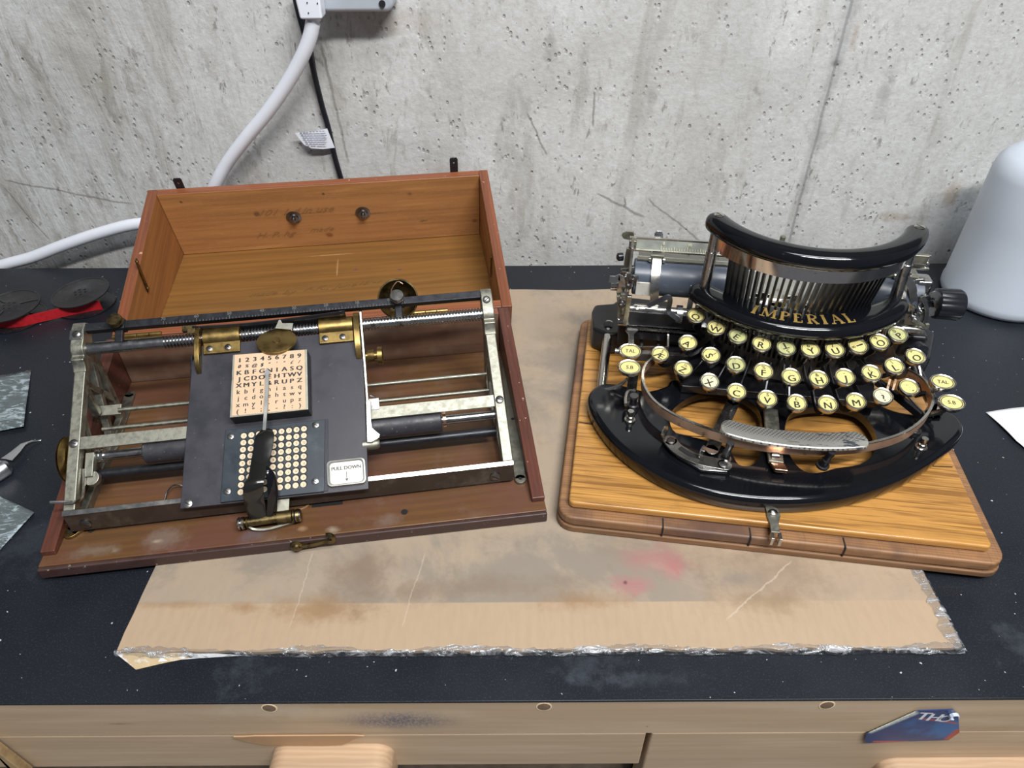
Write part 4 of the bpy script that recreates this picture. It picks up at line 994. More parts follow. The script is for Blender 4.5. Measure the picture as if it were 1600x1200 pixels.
bm = bmesh.new(); put_text(bm, 'PULL DOWN', (c_.x, c_.y+.0035, .0044), (1, 0, 0), (0, 1, 0), .0036, 1, 0, .00012)
quad_prism(bm, [V((c_.x-.0001, c_.y-.0055, .0043)), V((c_.x+.0002, c_.y-.0055, .0043)), V((c_.x+.0002, c_.y+.0005, .0043)), V((c_.x-.0001, c_.y+.0005, .0043))], (0, 0, .0002))
quad_prism(bm, [V((c_.x-.001, c_.y-.0045, .0043)), V((c_.x, c_.y-.0065, .0043)), V((c_.x+.0011, c_.y-.0045, .0043))], (0, 0, .0002))
part('engraved_words', bm, simple('engraved_dark', (.12, .12, .11), .6), pdp, smooth=False)

# ================================================================== OAK BASEBOARD
B0 = Frame((.0302, .3287, ZC), -8.46)
BW, BD = .301, .2545
def oak_marks(n, c):
    nz = n.noise(n.map(), 40, 5, .7)
    c = n.mix(n.ramp(nz, .58, .74, 0, .35), c, (.30, .14, .045))
    pore = n.noise(n.map((9, 260, 1), rot=(0, 0, .07)), 1, 3, .6)
    return n.mix(n.ramp(pore, .50, .62, 0, .75), c, (.20, .085, .02))
oak = wood('oak_panel', (.60, .315, .085), (.43, .195, .045), 0, 16, .32, coat=.3, extra=oak_marks, streak=.6, c3=(.54, .27, .07))
for n_ in oak.node_tree.nodes:
    if n_.type == 'MAPPING': n_.inputs['Rotation'].default_value = (0, 0, .0)
worn = wood('worn_oak_edge', (.36, .190, .085), (.20, .095, .045), 0, 16, .5, c3=(.12, .065, .045), extra=lambda n, c: n.mix(n.ramp(n.noise(n.map((900, 12, 1)), 1, 4, .7), .5, .75, 0, .6), c, (.10, .05, .03)))
worn_low = wood('lower_oak_edge', (.25, .13, .06), (.15, .075, .035), 0, 16, .55)
base = thing('oak_baseboard', 'oak baseboard with worn rounded edges under the black typewriter', 'board', B0)
def slab(name, x0, y0, x1, y1, z0, z1, r, mat, parent, bev=.001, **k):
    bm = bmesh.new(); sec = rrect(x1-x0, y1-y0, r, 6); cx, cy = (x0+x1)/2, (y0+y1)/2
    quad_prism(bm, [V((cx+a, cy+b, z0)) for a, b in sec], (0, 0, z1-z0)); return finish(name, bm, mat, parent, bevel=bev, **k)
slab('bottom_board', 0, 0, BW, BD, .0002, .0056, .013, worn_low, base, .0012, label='dark lower layer of the board')
slab('edge_band', .0008, .0008, BW-.0008, BD-.0008, .0058, .0145, .013, worn, base, .0022, label='worn brown rounded rim')
px0, px1 = B0(889, 778, .021), B0(1556, 862, .021); pbk = B0(926, 500, .021)
PX0, PX1, PY0 = px0.x, px1.x, (px0.y+px1.y)/2
slab('top_panel', PX0, PY0, PX1, BD-.010, .0147, .021, .004, oak, base, .0018, label='raised honey coloured oak panel with long grain')
for x, y in ((1036, 818), (1172, 832), (1320, 851)):
    p = B0(x, y, .0145); bm = bmesh.new(); box(bm, (p.x-.0005, .0004, .0058), (p.x+.0005, PY0-.0002, .0148)); box(bm, (p.x-.0005, .0001, .006), (p.x+.0005, .0009, .0140)); finish('board_joint', bm, M['felt'], base)
# grain cracks on the panel
for pts in (((905, 660), (930, 664), (962, 670)), ((1380, 722), (1430, 727), (1488, 730)), ((1050, 676), (1080, 682), (1110, 682))):
    bm = bmesh.new(); wire(bm, [B0(x, y, .0209) for x, y in pts], .0005, 5); finish('grain_crack', bm, M['felt'], base)
# turn button latch
p = B0(1207, 802, .0215); bm = bmesh.new()
outl = [(1197, 798), (1201, 794), (1210, 794), (1218, 799), (1220, 806), (1217, 815), (1218, 826), (1219, 832), (1205, 831), (1203, 818), (1198, 806)]
quad_prism(bm, [V((*B0(x, y, .0225).xy, .0225)) for x, y in outl], (0, 0, -.0014)); lt = finish('latch_plate', bm, M['nickel_matt'], base, bevel=.0004, label='grey steel latch plate at the front')
bm = bmesh.new(); lathe(bm, V((p.x, p.y, .0224)), (0, 0, 1), [(0, .0034), (.0010, .0030), (.0018, .0016), (.0020, 0)], 18); o = finish('latch_screw', bm, M['nickel'], None); o.parent = lt
bm = bmesh.new(); q = B0(1212, 833, .021); box(bm, (q.x-.0036, q.y-.006, .0150), (q.x-.0016, q.y, .0222)); box(bm, (q.x+.0016, q.y-.006, .0150), (q.x+.0036, q.y, .0222)); o = finish('latch_prong', bm, M['nickel'], None, bevel=.0003); o.parent = lt

# ================================================================== BLACK TYPEWRITER
imp = thing('typewriter', 'black curved keyboard typewriter lettered IMPERIAL in gold, bolted on an oak board', 'typewriter', B0)
def ip(name, bm, mat, parent=None, **k): return finish(name, bm, mat, parent or imp, **k)
def XY(x, y, h): q = B0(x, y, h); return (q.x, q.y)
HB_ = .030
outp = [(920, 622), (921, 642), (936, 670), (962, 701), (1000, 731), (1050, 758), (1110, 778), (1170, 788), (1230, 791), (1290, 787), (1350, 775), (1400, 757), (1445, 732), (1480, 705), (1499, 685), (1500, 670), (1489, 656), (1468, 648), (1450, 655), (1412, 653), (1378, 643), (1352, 622), (1342, 602), (1200, 590), (1062, 598), (1040, 610), (1012, 618), (985, 613), (962, 607), (936, 608)]
out2 = smoothpath([V((*XY(x, y, HB_), 0)) for x, y in outp], 4, closed=True)
out2 = [(p.x, p.y) for p in out2]
def offset2(pl, d):
    n = len(pl); sgn = 1 if area2(pl) > 0 else -1; r = []
    for i in range(n):
        a, b = V(pl[i-1]), V(pl[(i+1) % n]); t = (b-a).normalized(); r.append((pl[i][0]+sgn*t.y*d, pl[i][1]-sgn*t.x*d))
    return r
w1 = [(1046, 662), (1052, 642), (1080, 623), (1115, 615), (1155, 622), (1182, 640), (1190, 665), (1189, 700), (1184, 722), (1170, 731), (1153, 729), (1143, 714), (1128, 700), (1090, 688), (1056, 680)]
w2 = [(1226, 668), (1234, 650), (1258, 641), (1300, 638), (1336, 645), (1358, 664), (1369, 690), (1362, 714), (1342, 729), (1305, 735), (1284, 741), (1262, 742), (1244, 731), (1232, 712), (1226, 690)]
def hole(pl):
    q = smoothpath([V((*XY(x, y, .034), 0)) for x, y in pl], 3, closed=True); return [(p.x, p.y) for p in q]
inner_ = offset2(out2, -.0034)
bm = bmesh.new(); plate_with_holes(bm, inner_, [hole(w1), hole(w2)], .0295, .0362)
prof = [(-.0034, .0362), (-.0016, .0356), (-.0002, .0342), (.0005, .0320), (.0005, .0285), (-.0002, .0240), (-.0012, .0220), (-.0016, .0211), (-.0075, .0211), (-.0070, .0295)]
rings = [[bm.verts.new((x, y, z)) for x, y in offset2(out2, d)] for d, z in prof]
for A, B in zip(rings, rings[1:]):
    for i in range(len(A)): bm.faces.new((A[i], A[(i+1) % len(A)], B[(i+1) % len(A)], B[i]))
frame_o = ip('base_casting', bm, M['japan'], angle=50, label='glossy black crescent shaped base casting with two windows')
# rear black feet and cross rail
def slabpx(name, pts, h, dz, mat, bev=.001, **k):
    bm = bmesh.new(); quad_prism(bm, [V((*XY(x, y, h), h)) for x, y in pts], (0, 0, -dz)); return ip(name, bm, mat, bevel=bev, **k)
slabpx('rear_foot', [(925, 484), (929, 475), (958, 473), (972, 462), (1050, 470), (1050, 512), (1004, 520), (950, 522), (926, 512)], .044, .0226, M['black'], .003, label='black rear foot block on the left')
slabpx('rear_foot', [(1388, 520), (1440, 505), (1462, 520), (1455, 560), (1405, 570)], .040, .0186, M['black'], .003, label='black rear foot block on the right')
bm = bmesh.new(); box(bm, (.035, .178, .040), (.255, .190, .066)); ip('rear_rail', bm, M['black'], bevel=.001)
# housing under the keys
bm = bmesh.new(); quad_prism(bm, [V((.088, .124, .0365)), V((.236, .124, .0365)), V((.252, .205, .0365)), V((.072, .205, .0365))], (0, 0, .007)); ip('type_basket_floor', bm, M['black'], bevel=.001)
bm = bmesh.new()
CXL, CYL, RL = .169, .2176, .0866
CXU, CYU, RU = .168, .1987, .0762
ZU, ZL = .165, .105
pts = [(CXL+(RL-.004)*math.sin(a*D2R), CYL-(RL-.004)*math.cos(a*D2R)) for a in range(-62, 63, 4)]
pts += [(CXL+(RL-.012)*math.sin(a*D2R), CYL-(RL-.012)*math.cos(a*D2R)) for a in range(62, -63, -4)]
quad_prism(bm, [V((x, y, .0490)) for x, y in pts], (0, 0, .020)); ip('lever_comb_block', bm, M['dusty'], label='dusty curved block the key levers run into')
def arc(cx, cy, r, a, z): return V((cx+r*math.sin(a*D2R), cy-r*math.cos(a*D2R), z))
bm = bmesh.new()
for k in range(46):
    a = -58+k*2.6; p, q = arc(CXL, CYL, RL-.0025, a, .069), arc(CXL, CYL, RL-.0025, a, .092)
    d_ = V((math.sin(a*D2R), -math.cos(a*D2R), 0)); t_ = V((math.cos(a*D2R), math.sin(a*D2R), 0))
    quad_prism(bm, [p-t_*.0008-d_*.006, p+t_*.0008-d_*.006, p+t_*.0008, p-t_*.0008], (0, 0, .026))
o = ip('lever_comb', bm, M['dusty'], label='slotted comb above the key levers')
bm = bmesh.new(); quad_prism(bm, [arc(CXL, CYL, RL-.010, a, .060) for a in range(-60, 61, 5)]+[arc(CXL, CYL, RL-.016, a, .060) for a in range(60, -61, -5)], (0, 0, .022)); ip('basket_wall', bm, M['black'])
# the two curved covers
def cover(name, cx, cy, r, a0, a1, z, wd, ht, label, belly=0.0):
    n = 44; sec = []
    for i in range(20):
        t = 2*math.pi*i/20; c_, s_ = math.cos(t), math.sin(t)
        sec.append((wd/2*math.copysign(abs(c_)**.8, c_), ht/2*math.copysign(abs(s_)**.78, s_)))
    bm = bmesh.new(); pts = []; sc_ = []
    ext = wd*.5/r/D2R
    for i in range(n+1):
        t = i/n; bl_ = belly*math.sin(math.pi*t)**.8; pts.append(arc(cx, cy, r-bl_/2, a0+(a1-a0)*t, z)); sc_.append((1+bl_/wd, 1))
    cap = 7; pre = []; ps = []
    for i in range(cap):
        f = i/cap; e = 1-f
        pre.append(arc(cx, cy, r, a0-ext*math.sin(e*math.pi/2), z)); k = max(.06, math.cos(e*math.pi/2)); ps.append((k, k**.45))
    post = []; qs = []
    for i in range(cap):
        e = (i+1)/cap; post.append(arc(cx, cy, r, a1+ext*math.sin(e*math.pi/2), z)); k = max(.06, math.cos(e*math.pi/2)); qs.append((k, k**.45))
    sweep(bm, pre+pts+post, sec, up=(0, 0, 1), scales=ps+sc_+qs)
    return ip(name, bm, M['japan'], angle=60, label=label)
AU, AL = 66, 55
up_ = cover('upper_cover', CXU, CYU+.0005, RU, -AU, AU, ZU-.0012, .0175, .0135, 'upper curved glossy black cover with a screw at each end')
lo_ = cover('name_cover', CXL, CYL, RL+.0015, -AL, AL, ZL-.0018, .0205, .0145, 'lower curved glossy black cover lettered IMPERIAL', .0095)
for sgn in (-1, 1):
    slotted('screw', arc(CXU, CYU+.0005, RU, sgn*AU, ZU+.0050), (0, 0, 1), .0037, M['nickel'], up_, .0012, .9)
    slotted('screw', arc(CXL, CYL, RL, sgn*AL, ZL+.0053), (0, 0, 1), .0037, M['nickel'], lo_, .0012, .3)
    p = arc(CXU, CYU+.0005, RU, sgn*AU, ZU-.004); q = arc(CXL, CYL, RL, sgn*AL, ZL+.003); q2 = V((p.x, p.y, ZL-.03))
    bm = bmesh.new(); L_ = (p-q).length
    lathe(bm, q, p-q, [(-.03, .0044), (L_*.62, .0042), (L_*.63, .0037), (L_, .0037)], 20); ip('cover_post', bm, M['steel'], label='tall dark polished post at the %s end' % ('left' if sgn < 0 else 'right'))
# polished band
zb = B0.atY(1265, 443, CYU-RU-.002).z
bm = bmesh.new(); rr = []
for i in range(49):
    a = -AU+2*AU*i/48; zz = zb-.0025*(a/AU)**2
    rr.append([bm.verts.new(arc(CXU, CYU+.0005, RU+o_, a, h_)) for o_, h_ in ((.001, ZU-.002), (.001, zz), (-.0002, zz), (-.0002, ZU-.002))])
for A, B in zip(rr, rr[1:]):
    for j in range(4): bm.faces.new((A[j], B[j], B[(j+1) % 4], A[(j+1) % 4]))
bm.faces.new(rr[0]); bm.faces.new(rr[-1])
ip('polished_band', bm, simple('band_nickel', (.80, .74, .68), .10, 1, .08, 90, dirt=(.25, .14, .10), dscale=420, dthr=(.64, .70)), angle=60, label='mirror bright curved band under the upper cover')
# type bars
NB = 27
bmt = bmesh.new(); box(bmt, (-.0009, -.0026, 0), (.0009, .0026, 1)); tb0 = None
for k in range(NB):
    a = -47+90*k/(NB-1)
    p = arc(CXL, CYL, RL-.0150, a, ZL-.012); q = arc(CXU, CYU, RU-.0050, a*1.13, ZU-.008)
    d_ = q-p; rt = V((math.cos(a*D2R), math.sin(a*D2R), 0)); zz = d_.normalized(); yy = zz.cross(rt).normalized(); xx = yy.cross(zz)
    if tb0 is None: tb0 = finish('type_bar', bmt, M['black'], imp); o = tb0
    else: o = tb0.copy(); COL.objects.link(o); o.parent = imp
    o.matrix_local = Matrix.Translation(p) @ Matrix((xx, yy, zz)).transposed().to_4x4() @ Matrix.Diagonal((1, 1, d_.length, 1))
# gold name: serif capitals laid along the arc
GL = {  # strokes in a unit box: (x0, y0, x1, y1, width)
 'I': ([(.5, 0, .5, 1, .26)], [(.18, 0, .82, 0), (.18, 1, .82, 1)], .55),
 'M': ([(.14, 0, .16, 1, .08), (.16, 1, .5, .08, .20), (.5, .08, .84, 1, .07), (.86, 0, .84, 1, .20)], [(-.02, 0, .30, 0), (.70, 0, 1.02, 0), (0, 1, .28, 1), (.72, 1, 1.0, 1)], 1.25),
 'P': ([(.25, 0, .25, 1, .24)], [(.02, 0, .5, 0), (.05, 1, .5, 1)], .8),
 'R': ([(.25, 0, .25, 1, .22), (.48, .5, .88, 0, .20)], [(.02, 0, .46, 0), (.05, 1, .5, 1), (.75, 0, 1.04, 0)], .9),
 'E': ([(.25, 0, .25, 1, .24), (.3, .52, .62, .52, .08)], [(.04, 0, .88, 0), (.04, 1, .85, 1)], .8),
 'A': ([(.14, 0, .5, 1, .08), (.5, 1, .86, 0, .22), (.28, .34, .70, .34, .07)], [(-.02, 0, .30, 0), (.66, 0, 1.04, 0)], 1.0),
 'L': ([(.25, 0, .25, 1, .24)], [(.04, 0, .88, 0), (.04, 1, .5, 1)], .78)}
bm = bmesh.new()
word = 'IMPERIAL'; hgt = .0105; sp = .0022; tot = sum(GL[c][2]*hgt*.85 for c in word)+sp*7
s_ = -tot/2
def on_arc(s, v):     # s along the arc, v outward/up; laid on the rounded top of the cover
    r = RL+.0050-v; a = (s/RL)/D2R-1.5; off = r-(RL-.00425)
    z = ZL-.0018+.00725*(max(0, 1-abs(off/.0150)**2.5))**.39+.0003
    return arc(CXL, CYL, r, a, z)
def gstroke(x0, y0, x1, y1, wd, s0, wch):
    L_ = math.hypot((x1-x0)*wch, y1-y0); nx = -(y1-y0)/L_*wd/2; ny = (x1-x0)*wch/L_*wd/2; n = 5; A = []; 
    for i in range(n+1):
        t = i/n; x = x0+(x1-x0)*t; y = y0+(y1-y0)*t
        A.append([bm.verts.new(on_arc(s0+(x*wch+k*nx)*hgt*.85, (y+k*ny)*hgt)) for k in (-1, 1)])
    for P_, Q_ in zip(A, A[1:]): bm.faces.new((P_[0], Q_[0], Q_[1], P_[1]))
for c in word:
    st, se, wch = GL[c]
    for x0, y0, x1, y1, wd in st: gstroke(x0, y0, x1, y1, wd, s_, wch)
    for x0, y0, x1, y1 in se: gstroke(x0, y0+(.04 if y0 == 0 else -.04), x1, y1+(.04 if y0 == 0 else -.04), .085, s_, wch)
    if c in 'PR':
        P0 = [(.3, 1.0), (.62, .98), (.84, .87), (.88, .75), (.84, .61), (.62, .50), (.3, .48)]
        for (xa, ya), (xb, yb), wd in zip(P0, P0[1:], (.07, .12, .2, .2, .12, .07)): gstroke(xa, ya, xb, yb, wd, s_, wch)
    if c in 'EL': gstroke(.84, 0, .86, .24, .08, s_, wch)
    if c == 'E': gstroke(.81, 1, .83, .76, .08, s_, wch)
    s_ += (wch*hgt*.85)+sp
o = ip('gold_lettering', bm, M['gold'], lo_, smooth=False, label='gold serif capitals IMPERIAL')
mo = o.modifiers.new('thick', 'SOLIDIFY'); mo.thickness = .00012; mo.offset = 1

# ------------------------------------------------------------------ keys
def key_parts(rx, ry, hh):
    bm = bmesh.new(); n = 28; prof = [(-hh, .25), (-hh, .80), (-hh*.75, .93), (-.0008, .97), (-.0002, 1.0), (.0006, 1.0), (.0009, .95), (.0006, .865), (-.0001, .85)]
    rings = [[bm.verts.new((rx*r*math.cos(2*math.pi*i/n), ry*r*math.sin(2*math.pi*i/n), z)) for i in range(n)] for z, r in prof]
    for A, B in zip(rings, rings[1:]):
        for i in range(n): bm.faces.new((A[i], A[(i+1) % n], B[(i+1) % n], B[i]))
    bm.faces.new(rings[0])
    f = bmesh.new(); n = 28
    R_ = [[f.verts.new((rx*r*math.cos(2*math.pi*i/n), ry*r*math.sin(2*math.pi*i/n), z)) for i in range(n)] for z, r in ((-.0001, .86), (.0001, .81), (.00013, .74), (.00016, .4))]
    c = f.verts.new((0, 0, .00018))
    for A, B, mi in zip(R_, R_[1:], (0, 1, 0)):
        for i in range(n):
            q = f.faces.new((A[i], A[(i+1) % n], B[(i+1) % n], B[i])); q.material_index = mi
    for i in range(n): f.faces.new((R_[-1][i], R_[-1][(i+1) % n], c))
    return bm, f
KR = .0077
_bm, _f = key_parts(KR, KR, .0042); cup0 = finish('key', _bm, M['nickel'], None, angle=50); face0 = finish('key_face', _f, [M['cream'], M['keyink']], None, angle=80)
_bm, _f = key_parts(.0096, .0072, .0048); cup1 = finish('key', _bm, M['nickel'], None, angle=50); face1 = finish('key_face', _f, [M['cream'], M['keyink']], None, angle=80)
for o in (cup0, face0, cup1, face1): COL.objects.unlink(o)
facemesh = {}
def fmesh(base, tone):
    k = (base.name, tone)
    if k not in facemesh:
        me = base.data.copy(); me.materials[0] = M[tone]; facemesh[k] = me
    return facemesh[k]
def keycap(x, y, h, main, small, rot, tone='cream', oval=False, tilt=15, lab=None, swap=False):
    p = B0(x, y, h); cup, face = (cup1, face1) if oval else (cup0, face0)
    k = cup.copy(); COL.objects.link(k); k.parent = imp; k.location = p; k.rotation_euler = (tilt*D2R, 0, 0)
    k['label'] = lab or 'round key marked %s' % main
    f = face.copy(); f.data = fmesh(face, tone); COL.objects.link(f); f.parent = k
    bm = bmesh.new(); r = rot*D2R; ex = V((math.cos(r), math.sin(r), 0)); ey = V((-math.sin(r), math.cos(r), 0))
    if oval: put_text(bm, main, V((0, 0, .0003)), ex, ey, .0046, 1.0, 0, .00006)
    else:
        put_text(bm, main, ey*(-.0016 if small else 0)+V((0, 0, .0003)), ex, ey, .0080 if len(main) == 1 else .0066, 1.05, 0, .00016)
        if small: put_text(bm, small, ey*.0036+V((0, 0, .0003)), ex, ey, .0044, 1.0, 0, .00004)
    l = finish('legend', bm, M['keyink'], None, smooth=False); l.parent = k
    return p
G_, Wt = 'cream_green', 'cream_white'
K1 = [(1088, 493, 'Q', '1', -20, 0), (1119, 512, 'W', '2', -14, 0), (1153, 525, 'E', '3', -38, G_), (1190, 537, 'R', '4', -16, 0), (1228, 543.5, 'T', '5', 200, G_), (1266, 546, 'Y', '6', 22, 0), (1304, 546, 'U', '7', 20, 0), (1340, 540.5, 'I', '8', 118, 0), (1373.5, 534, 'O', '9', 35, 0), (1402.5, 522.5, 'P', '0', 38, G_)]
K2 = [(1075, 535.5, 'A', '"', -32, 0), (1111, 555, 'S', ')', -58, 0), (1150, 569.5, 'D', "'", 8, G_), (1193, 580, 'F', '%', -4, 0), (1236, 588.5, 'G', '.', 12, 0), (1279, 592, 'H', '&', 14, 0), (1320, 589, 'J', '-', 4, 0), (1361, 583, 'K', '(', 20, 0), (1397, 572, 'L', '\\', 22, 0), (1430, 557, 'O', '"', 28, 0)]
K3 = [(1031.5, 553.5, '\u00c6', '5', -30, 0), (1068, 576, 'Z', '\u00bd', -28, 0), (1109, 596, 'X', '/', -24, Wt), (1151, 612, 'C', 'i', -8, 0), (1199, 623, 'V', 'S', -6, 0), (1245, 629.5, 'B', '\u00a3', 3, 0), (1293, 631, 'N', '-', 3, 0), (1337, 627, 'M', "'", 6, 0), (1379, 619, '?', ':', 20, Wt), (1420, 605, '.', ',', 40, 0)]
KEYS = []
for row, h in ((K1, .090), (K2, .074), (K3, .059)):
    for x, y, m_, s__, r_, tone in row:
        p = keycap(x, y, h, m_, s__, r_, tone or 'cream'); KEYS.append((p, h))
p1 = keycap(985, 548.5, .060, 'TAL', None, 0, 'cream', True, 18, 'upper oval key on the left')
p2 = keycap(984, 574, .057, 'S.B', None, 0, 'cream', True, 18, 'lower oval key on the left')
p3 = keycap(1473, 597, .060, 'TAL', None, -2, 'cream', True, 14, 'upper oval key on the right marked TAL')
p4 = keycap(1487, 629, .058, 'S.B', None, -4, 'cream', True, 14, 'lower oval key on the right marked S.B')
def lever(p, h):
    """flat lever blade from the key stem back into the basket"""
    bm = bmesh.new(); c = V((CXL, CYL, 0)); d_ = (c-V((p.x, p.y, 0))).normalized()
    a = V((p.x, p.y+.001, h-.004)); b = V((p.x, p.y+.003, h-.0125)); 
    dist = (V((p.x, p.y, 0))-c).length-(RL-.006)
    e = V((p.x, p.y, 0))+d_*dist; e.z = .060+.004
    m1 = b.lerp(e, .25); m1.z = h-.0165; m2 = b.lerp(e, .7); m2.z = (h-.0165)*.4+.064*.6-.002
    sweep(bm, smoothpath([a, b+V((0, 0, .002)), m1, m2, e], 3), rectp(.0011, .0036), up=(0, .3, 1))
    return ip('key_lever', bm, M['steel_dark'])
for p, h in KEYS: lever(p, h)
# ------------------------------------------------------------------ front hoop and space pad
HZ_ = .052
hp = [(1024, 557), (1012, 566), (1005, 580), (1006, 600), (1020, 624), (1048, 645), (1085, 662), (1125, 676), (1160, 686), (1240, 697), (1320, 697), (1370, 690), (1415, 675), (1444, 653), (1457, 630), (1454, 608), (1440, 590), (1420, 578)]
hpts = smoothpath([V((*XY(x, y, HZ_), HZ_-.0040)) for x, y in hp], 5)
bm = bmesh.new(); sweep(bm, hpts, rectp(.0016, .0080), up=(0, 0, 1)); ip('front_hoop', bm, simple('hoop_oak_reflection', (.70, .45, .31), .42, .75, .12, 120, dirt=(.30, .18, .12), dscale=140), bevel=.0003, angle=50, label='curved flat copper and nickel hoop round the keys')  # copper tone paints the oak board's reflection into the hoop
bm = bmesh.new(); sweep(bm, [p+V((0, 0, .00445)) for p in hpts], rectp(.0019, .0008), up=(0, 0, 1)); ip('hoop_edge', bm, M['nickel'], angle=50)
pp = [(1140, 669), (1170, 677), (1210, 684), (1250, 688), (1295, 690), (1340, 688)]
pc = smoothpath([V((*XY(x, y, HZ_+.002), HZ_+.0018)) for x, y in pp], 6)
bm = bmesh.new(); n = len(pc); ks = []
ext = [pc[0]-(pc[1]-pc[0]).normalized()*.0062*f for f in (1, .92, .7, .38)]; ex2 = [pc[-1]+(pc[-1]-pc[-2]).normalized()*.0062*f for f in (.38, .7, .92, 1)]
kk = [.12, .42, .74, .94]
sweep(bm, ext+pc+ex2, rrect(.0190, .0034, .0014, 3), up=(0, .12, 1), scales=[(k_, 1) for k_ in kk]+[(1, 1)]*n+[(k_, 1) for k_ in kk[::-1]])
npad = NT('knurled_nickel'); vp = npad.n.new('ShaderNodeTexVoronoi'); npad.l.new(npad.map((1, 1.25, 1), rot=(0, 0, .6)), vp.inputs['Vector']); vp.inputs['Scale'].default_value = 400; vp.inputs['Randomness'].default_value = 0
dm = npad.ramp(vp.outputs['Distance'], .40, .26); wn = npad.ramp(npad.noise(npad.map((60, 200, 60), rot=(0, 0, -.5)), 1, 4, .7), .56, .62)
npx = npad.sep(); wz = npad.ramp(npx[0], .150, .170); wz = npad.math('MULTIPLY', wn, wz)
npad.col(npad.mix(wz, npad.mix(dm, (.66, .65, .60), (.16, .17, .18)), (.13, .15, .18))); npad.rough(.35); npad.set(Metallic=.75); npad.bump(dm, -.6, .0005)
ip('space_pad', bm, npad.mat, angle=50, label='dotted nickel space pad, worn dark on its right half')
# ------------------------------------------------------------------ bits of the front of the casting
def pin(x, y, h0, h1, r, mat, name='stop_pin', lean=(0, 0)):
    a = B0(x, y, h1); bm = bmesh.new(); L_ = h1-h0; ax = V((lean[0], lean[1], 1)).normalized(); a0 = a-ax*L_
    lathe(bm, a0, ax, [(0, r*2), (.0016, r*2), (.0018, r*1.35), (L_*.45, r*1.3), (L_*.5, r), (L_*.80, r), (L_*.82, r*1.2), (L_, r*1.1), (L_, 0)], 14); return ip(name, bm, mat)
pin(986, 642, .0362, .046, .0021, M['nickel'], 'short_pin'); pin(1446, 685, .0362, .046, .0021, M['nickel'], 'short_pin')
pin(1142, 692, .0362, .055, .0024, M['steel_dark'], 'stop_post', (.05, -.12)); pin(1300, 706, .0362, .053, .0024, M['black'], 'stop_post', (.12, -.15))
pin(1433, 665, .0362, .042, .0024, M['steel_dark'], 'short_pin')
bm = bmesh.new(); p = B0(989, 632, .040); lathe(bm, V((p.x, p.y, .0362)), (0, 0, 1), [(0, .0045), (.004, .0045), (.0045, .003), (.011, .0028), (.0115, .0036), (.013, .0034), (.013, 0)], 12); ip('lock_nut', bm, M['steel_dark'])
bm = bmesh.new(); p, q = B0(978, 632, .046), B0(978, 620, .046); wire(bm, [p, q, B0(983, 611, .046), B0(993, 612, .046)], .0014); ip('bent_arm', bm, M['nickel'])
bm = bmesh.new(); p = B0(978, 627, .0365); box(bm, (p.x-.0012, p.y-.008, .0365), (p.x+.0012, p.y+.004, .0390)); ip('brass_tab', bm, M['brass'], bevel=.0003)
# slotted bracket lower left
def ribbon(name, pts, h, wd, th, mat, **k):
    bm = bmesh.new(); sweep(bm, smoothpath([V((*XY(x, y, h), h)) for x, y in pts], 4), rectp(wd, th), up=(0, 0, 1))
    for q in (pts[0], pts[-1]): lathe(bm, V((*XY(q[0], q[1], h), h-th/2)), (0, 0, 1), [(0, wd/2), (th, wd/2)], 16)
    return ip(name, bm, mat, bevel=.0003, **k)
br = ribbon('slotted_bracket', [(1047, 689), (1060, 703), (1090, 718), (1132, 727)], .0405, .0105, .0018, M['nickel'], label='slotted nickel bracket screwed on the left of the casting')
bm = bmesh.new(); sweep(bm, smoothpath([V((*XY(x, y, .0417), .0416)) for x, y in ((1062, 699), (1078, 709), (1100, 717))], 4), rectp(.0036, .0003), up=(0, 0, 1)); o = ip('slot', bm, M['felt'], br)
for x, y in ((1048, 689), (1130, 726)): slotted('screw', V((*XY(x, y, .0417), .0416)), (0, 0, 1), .0032, M['screw'], br, .0012)
bm = bmesh.new(); quad_prism(bm, [V((*XY(x, y, .037), .037)) for x, y in ((1038, 690), (1058, 716), (1095, 738), (1135, 741), (1140, 732), (1095, 720), (1060, 700), (1048, 684))], (0, 0, .0026)); ip('bracket_base', bm, M['steel'], bevel=.0006)
for x, y in ((1038, 671), (1097, 702)):
    p = B0(x, y, .047); bm = bmesh.new(); ax = V((1, -.5, .1)).normalized()
    lathe(bm, V((p.x, p.y, .0445)), ax, [(0, 0), (0, .0050), (.0010, .0050), (.0010, 0)], 20); o = ip('bracket_ear', bm, M['nickel'], br); 
ribbon('flat_lever', [(1146, 628), (1131, 660), (1112, 703)], .039, .0098, .0014, M['steel'], label='flat grey lever running under the keys')
bm = bmesh.new(); a, b, c_ = V((*XY(1204, 640, .041), .041)), V((*XY(1208, 690, .041), .041)), V((*XY(1213, 722, .041), .040))
sweep(bm, [a, b, c_], rectp(.0105, .003), up=(0, 0, 1)); ip('centre_slide', bm, M['nickel_matt'], bevel=.0006, label='nickel slide on the middle spoke')
bm = bmesh.new(); p = B0(1210, 711, .0432); lathe(bm, V((p.x-.002, p.y, .0425)), (1, 0, 0), [(0, .0028), (.005, .0028)], 16); ip('slide_roller', bm, M['steel'])
bm = bmesh.new(); a, b = V((*XY(1214, 724, .040), .038)), V((*XY(1219, 738, .040), .0385)); quad_prism(bm, [a+V((-.005, 0, 0)), a+V((.005, 0, 0)), b+V((.005, 0, .001)), b+V((-.004, 0, .001))], (0, 0, .003)); ip('slide_catch', bm, M['copper'], bevel=.0006)
slotted('screw', V((*XY(1206, 699, .0428), .0427)), (0, 0, 1), .0028, M['nickel'], imp, .001, 1.4)
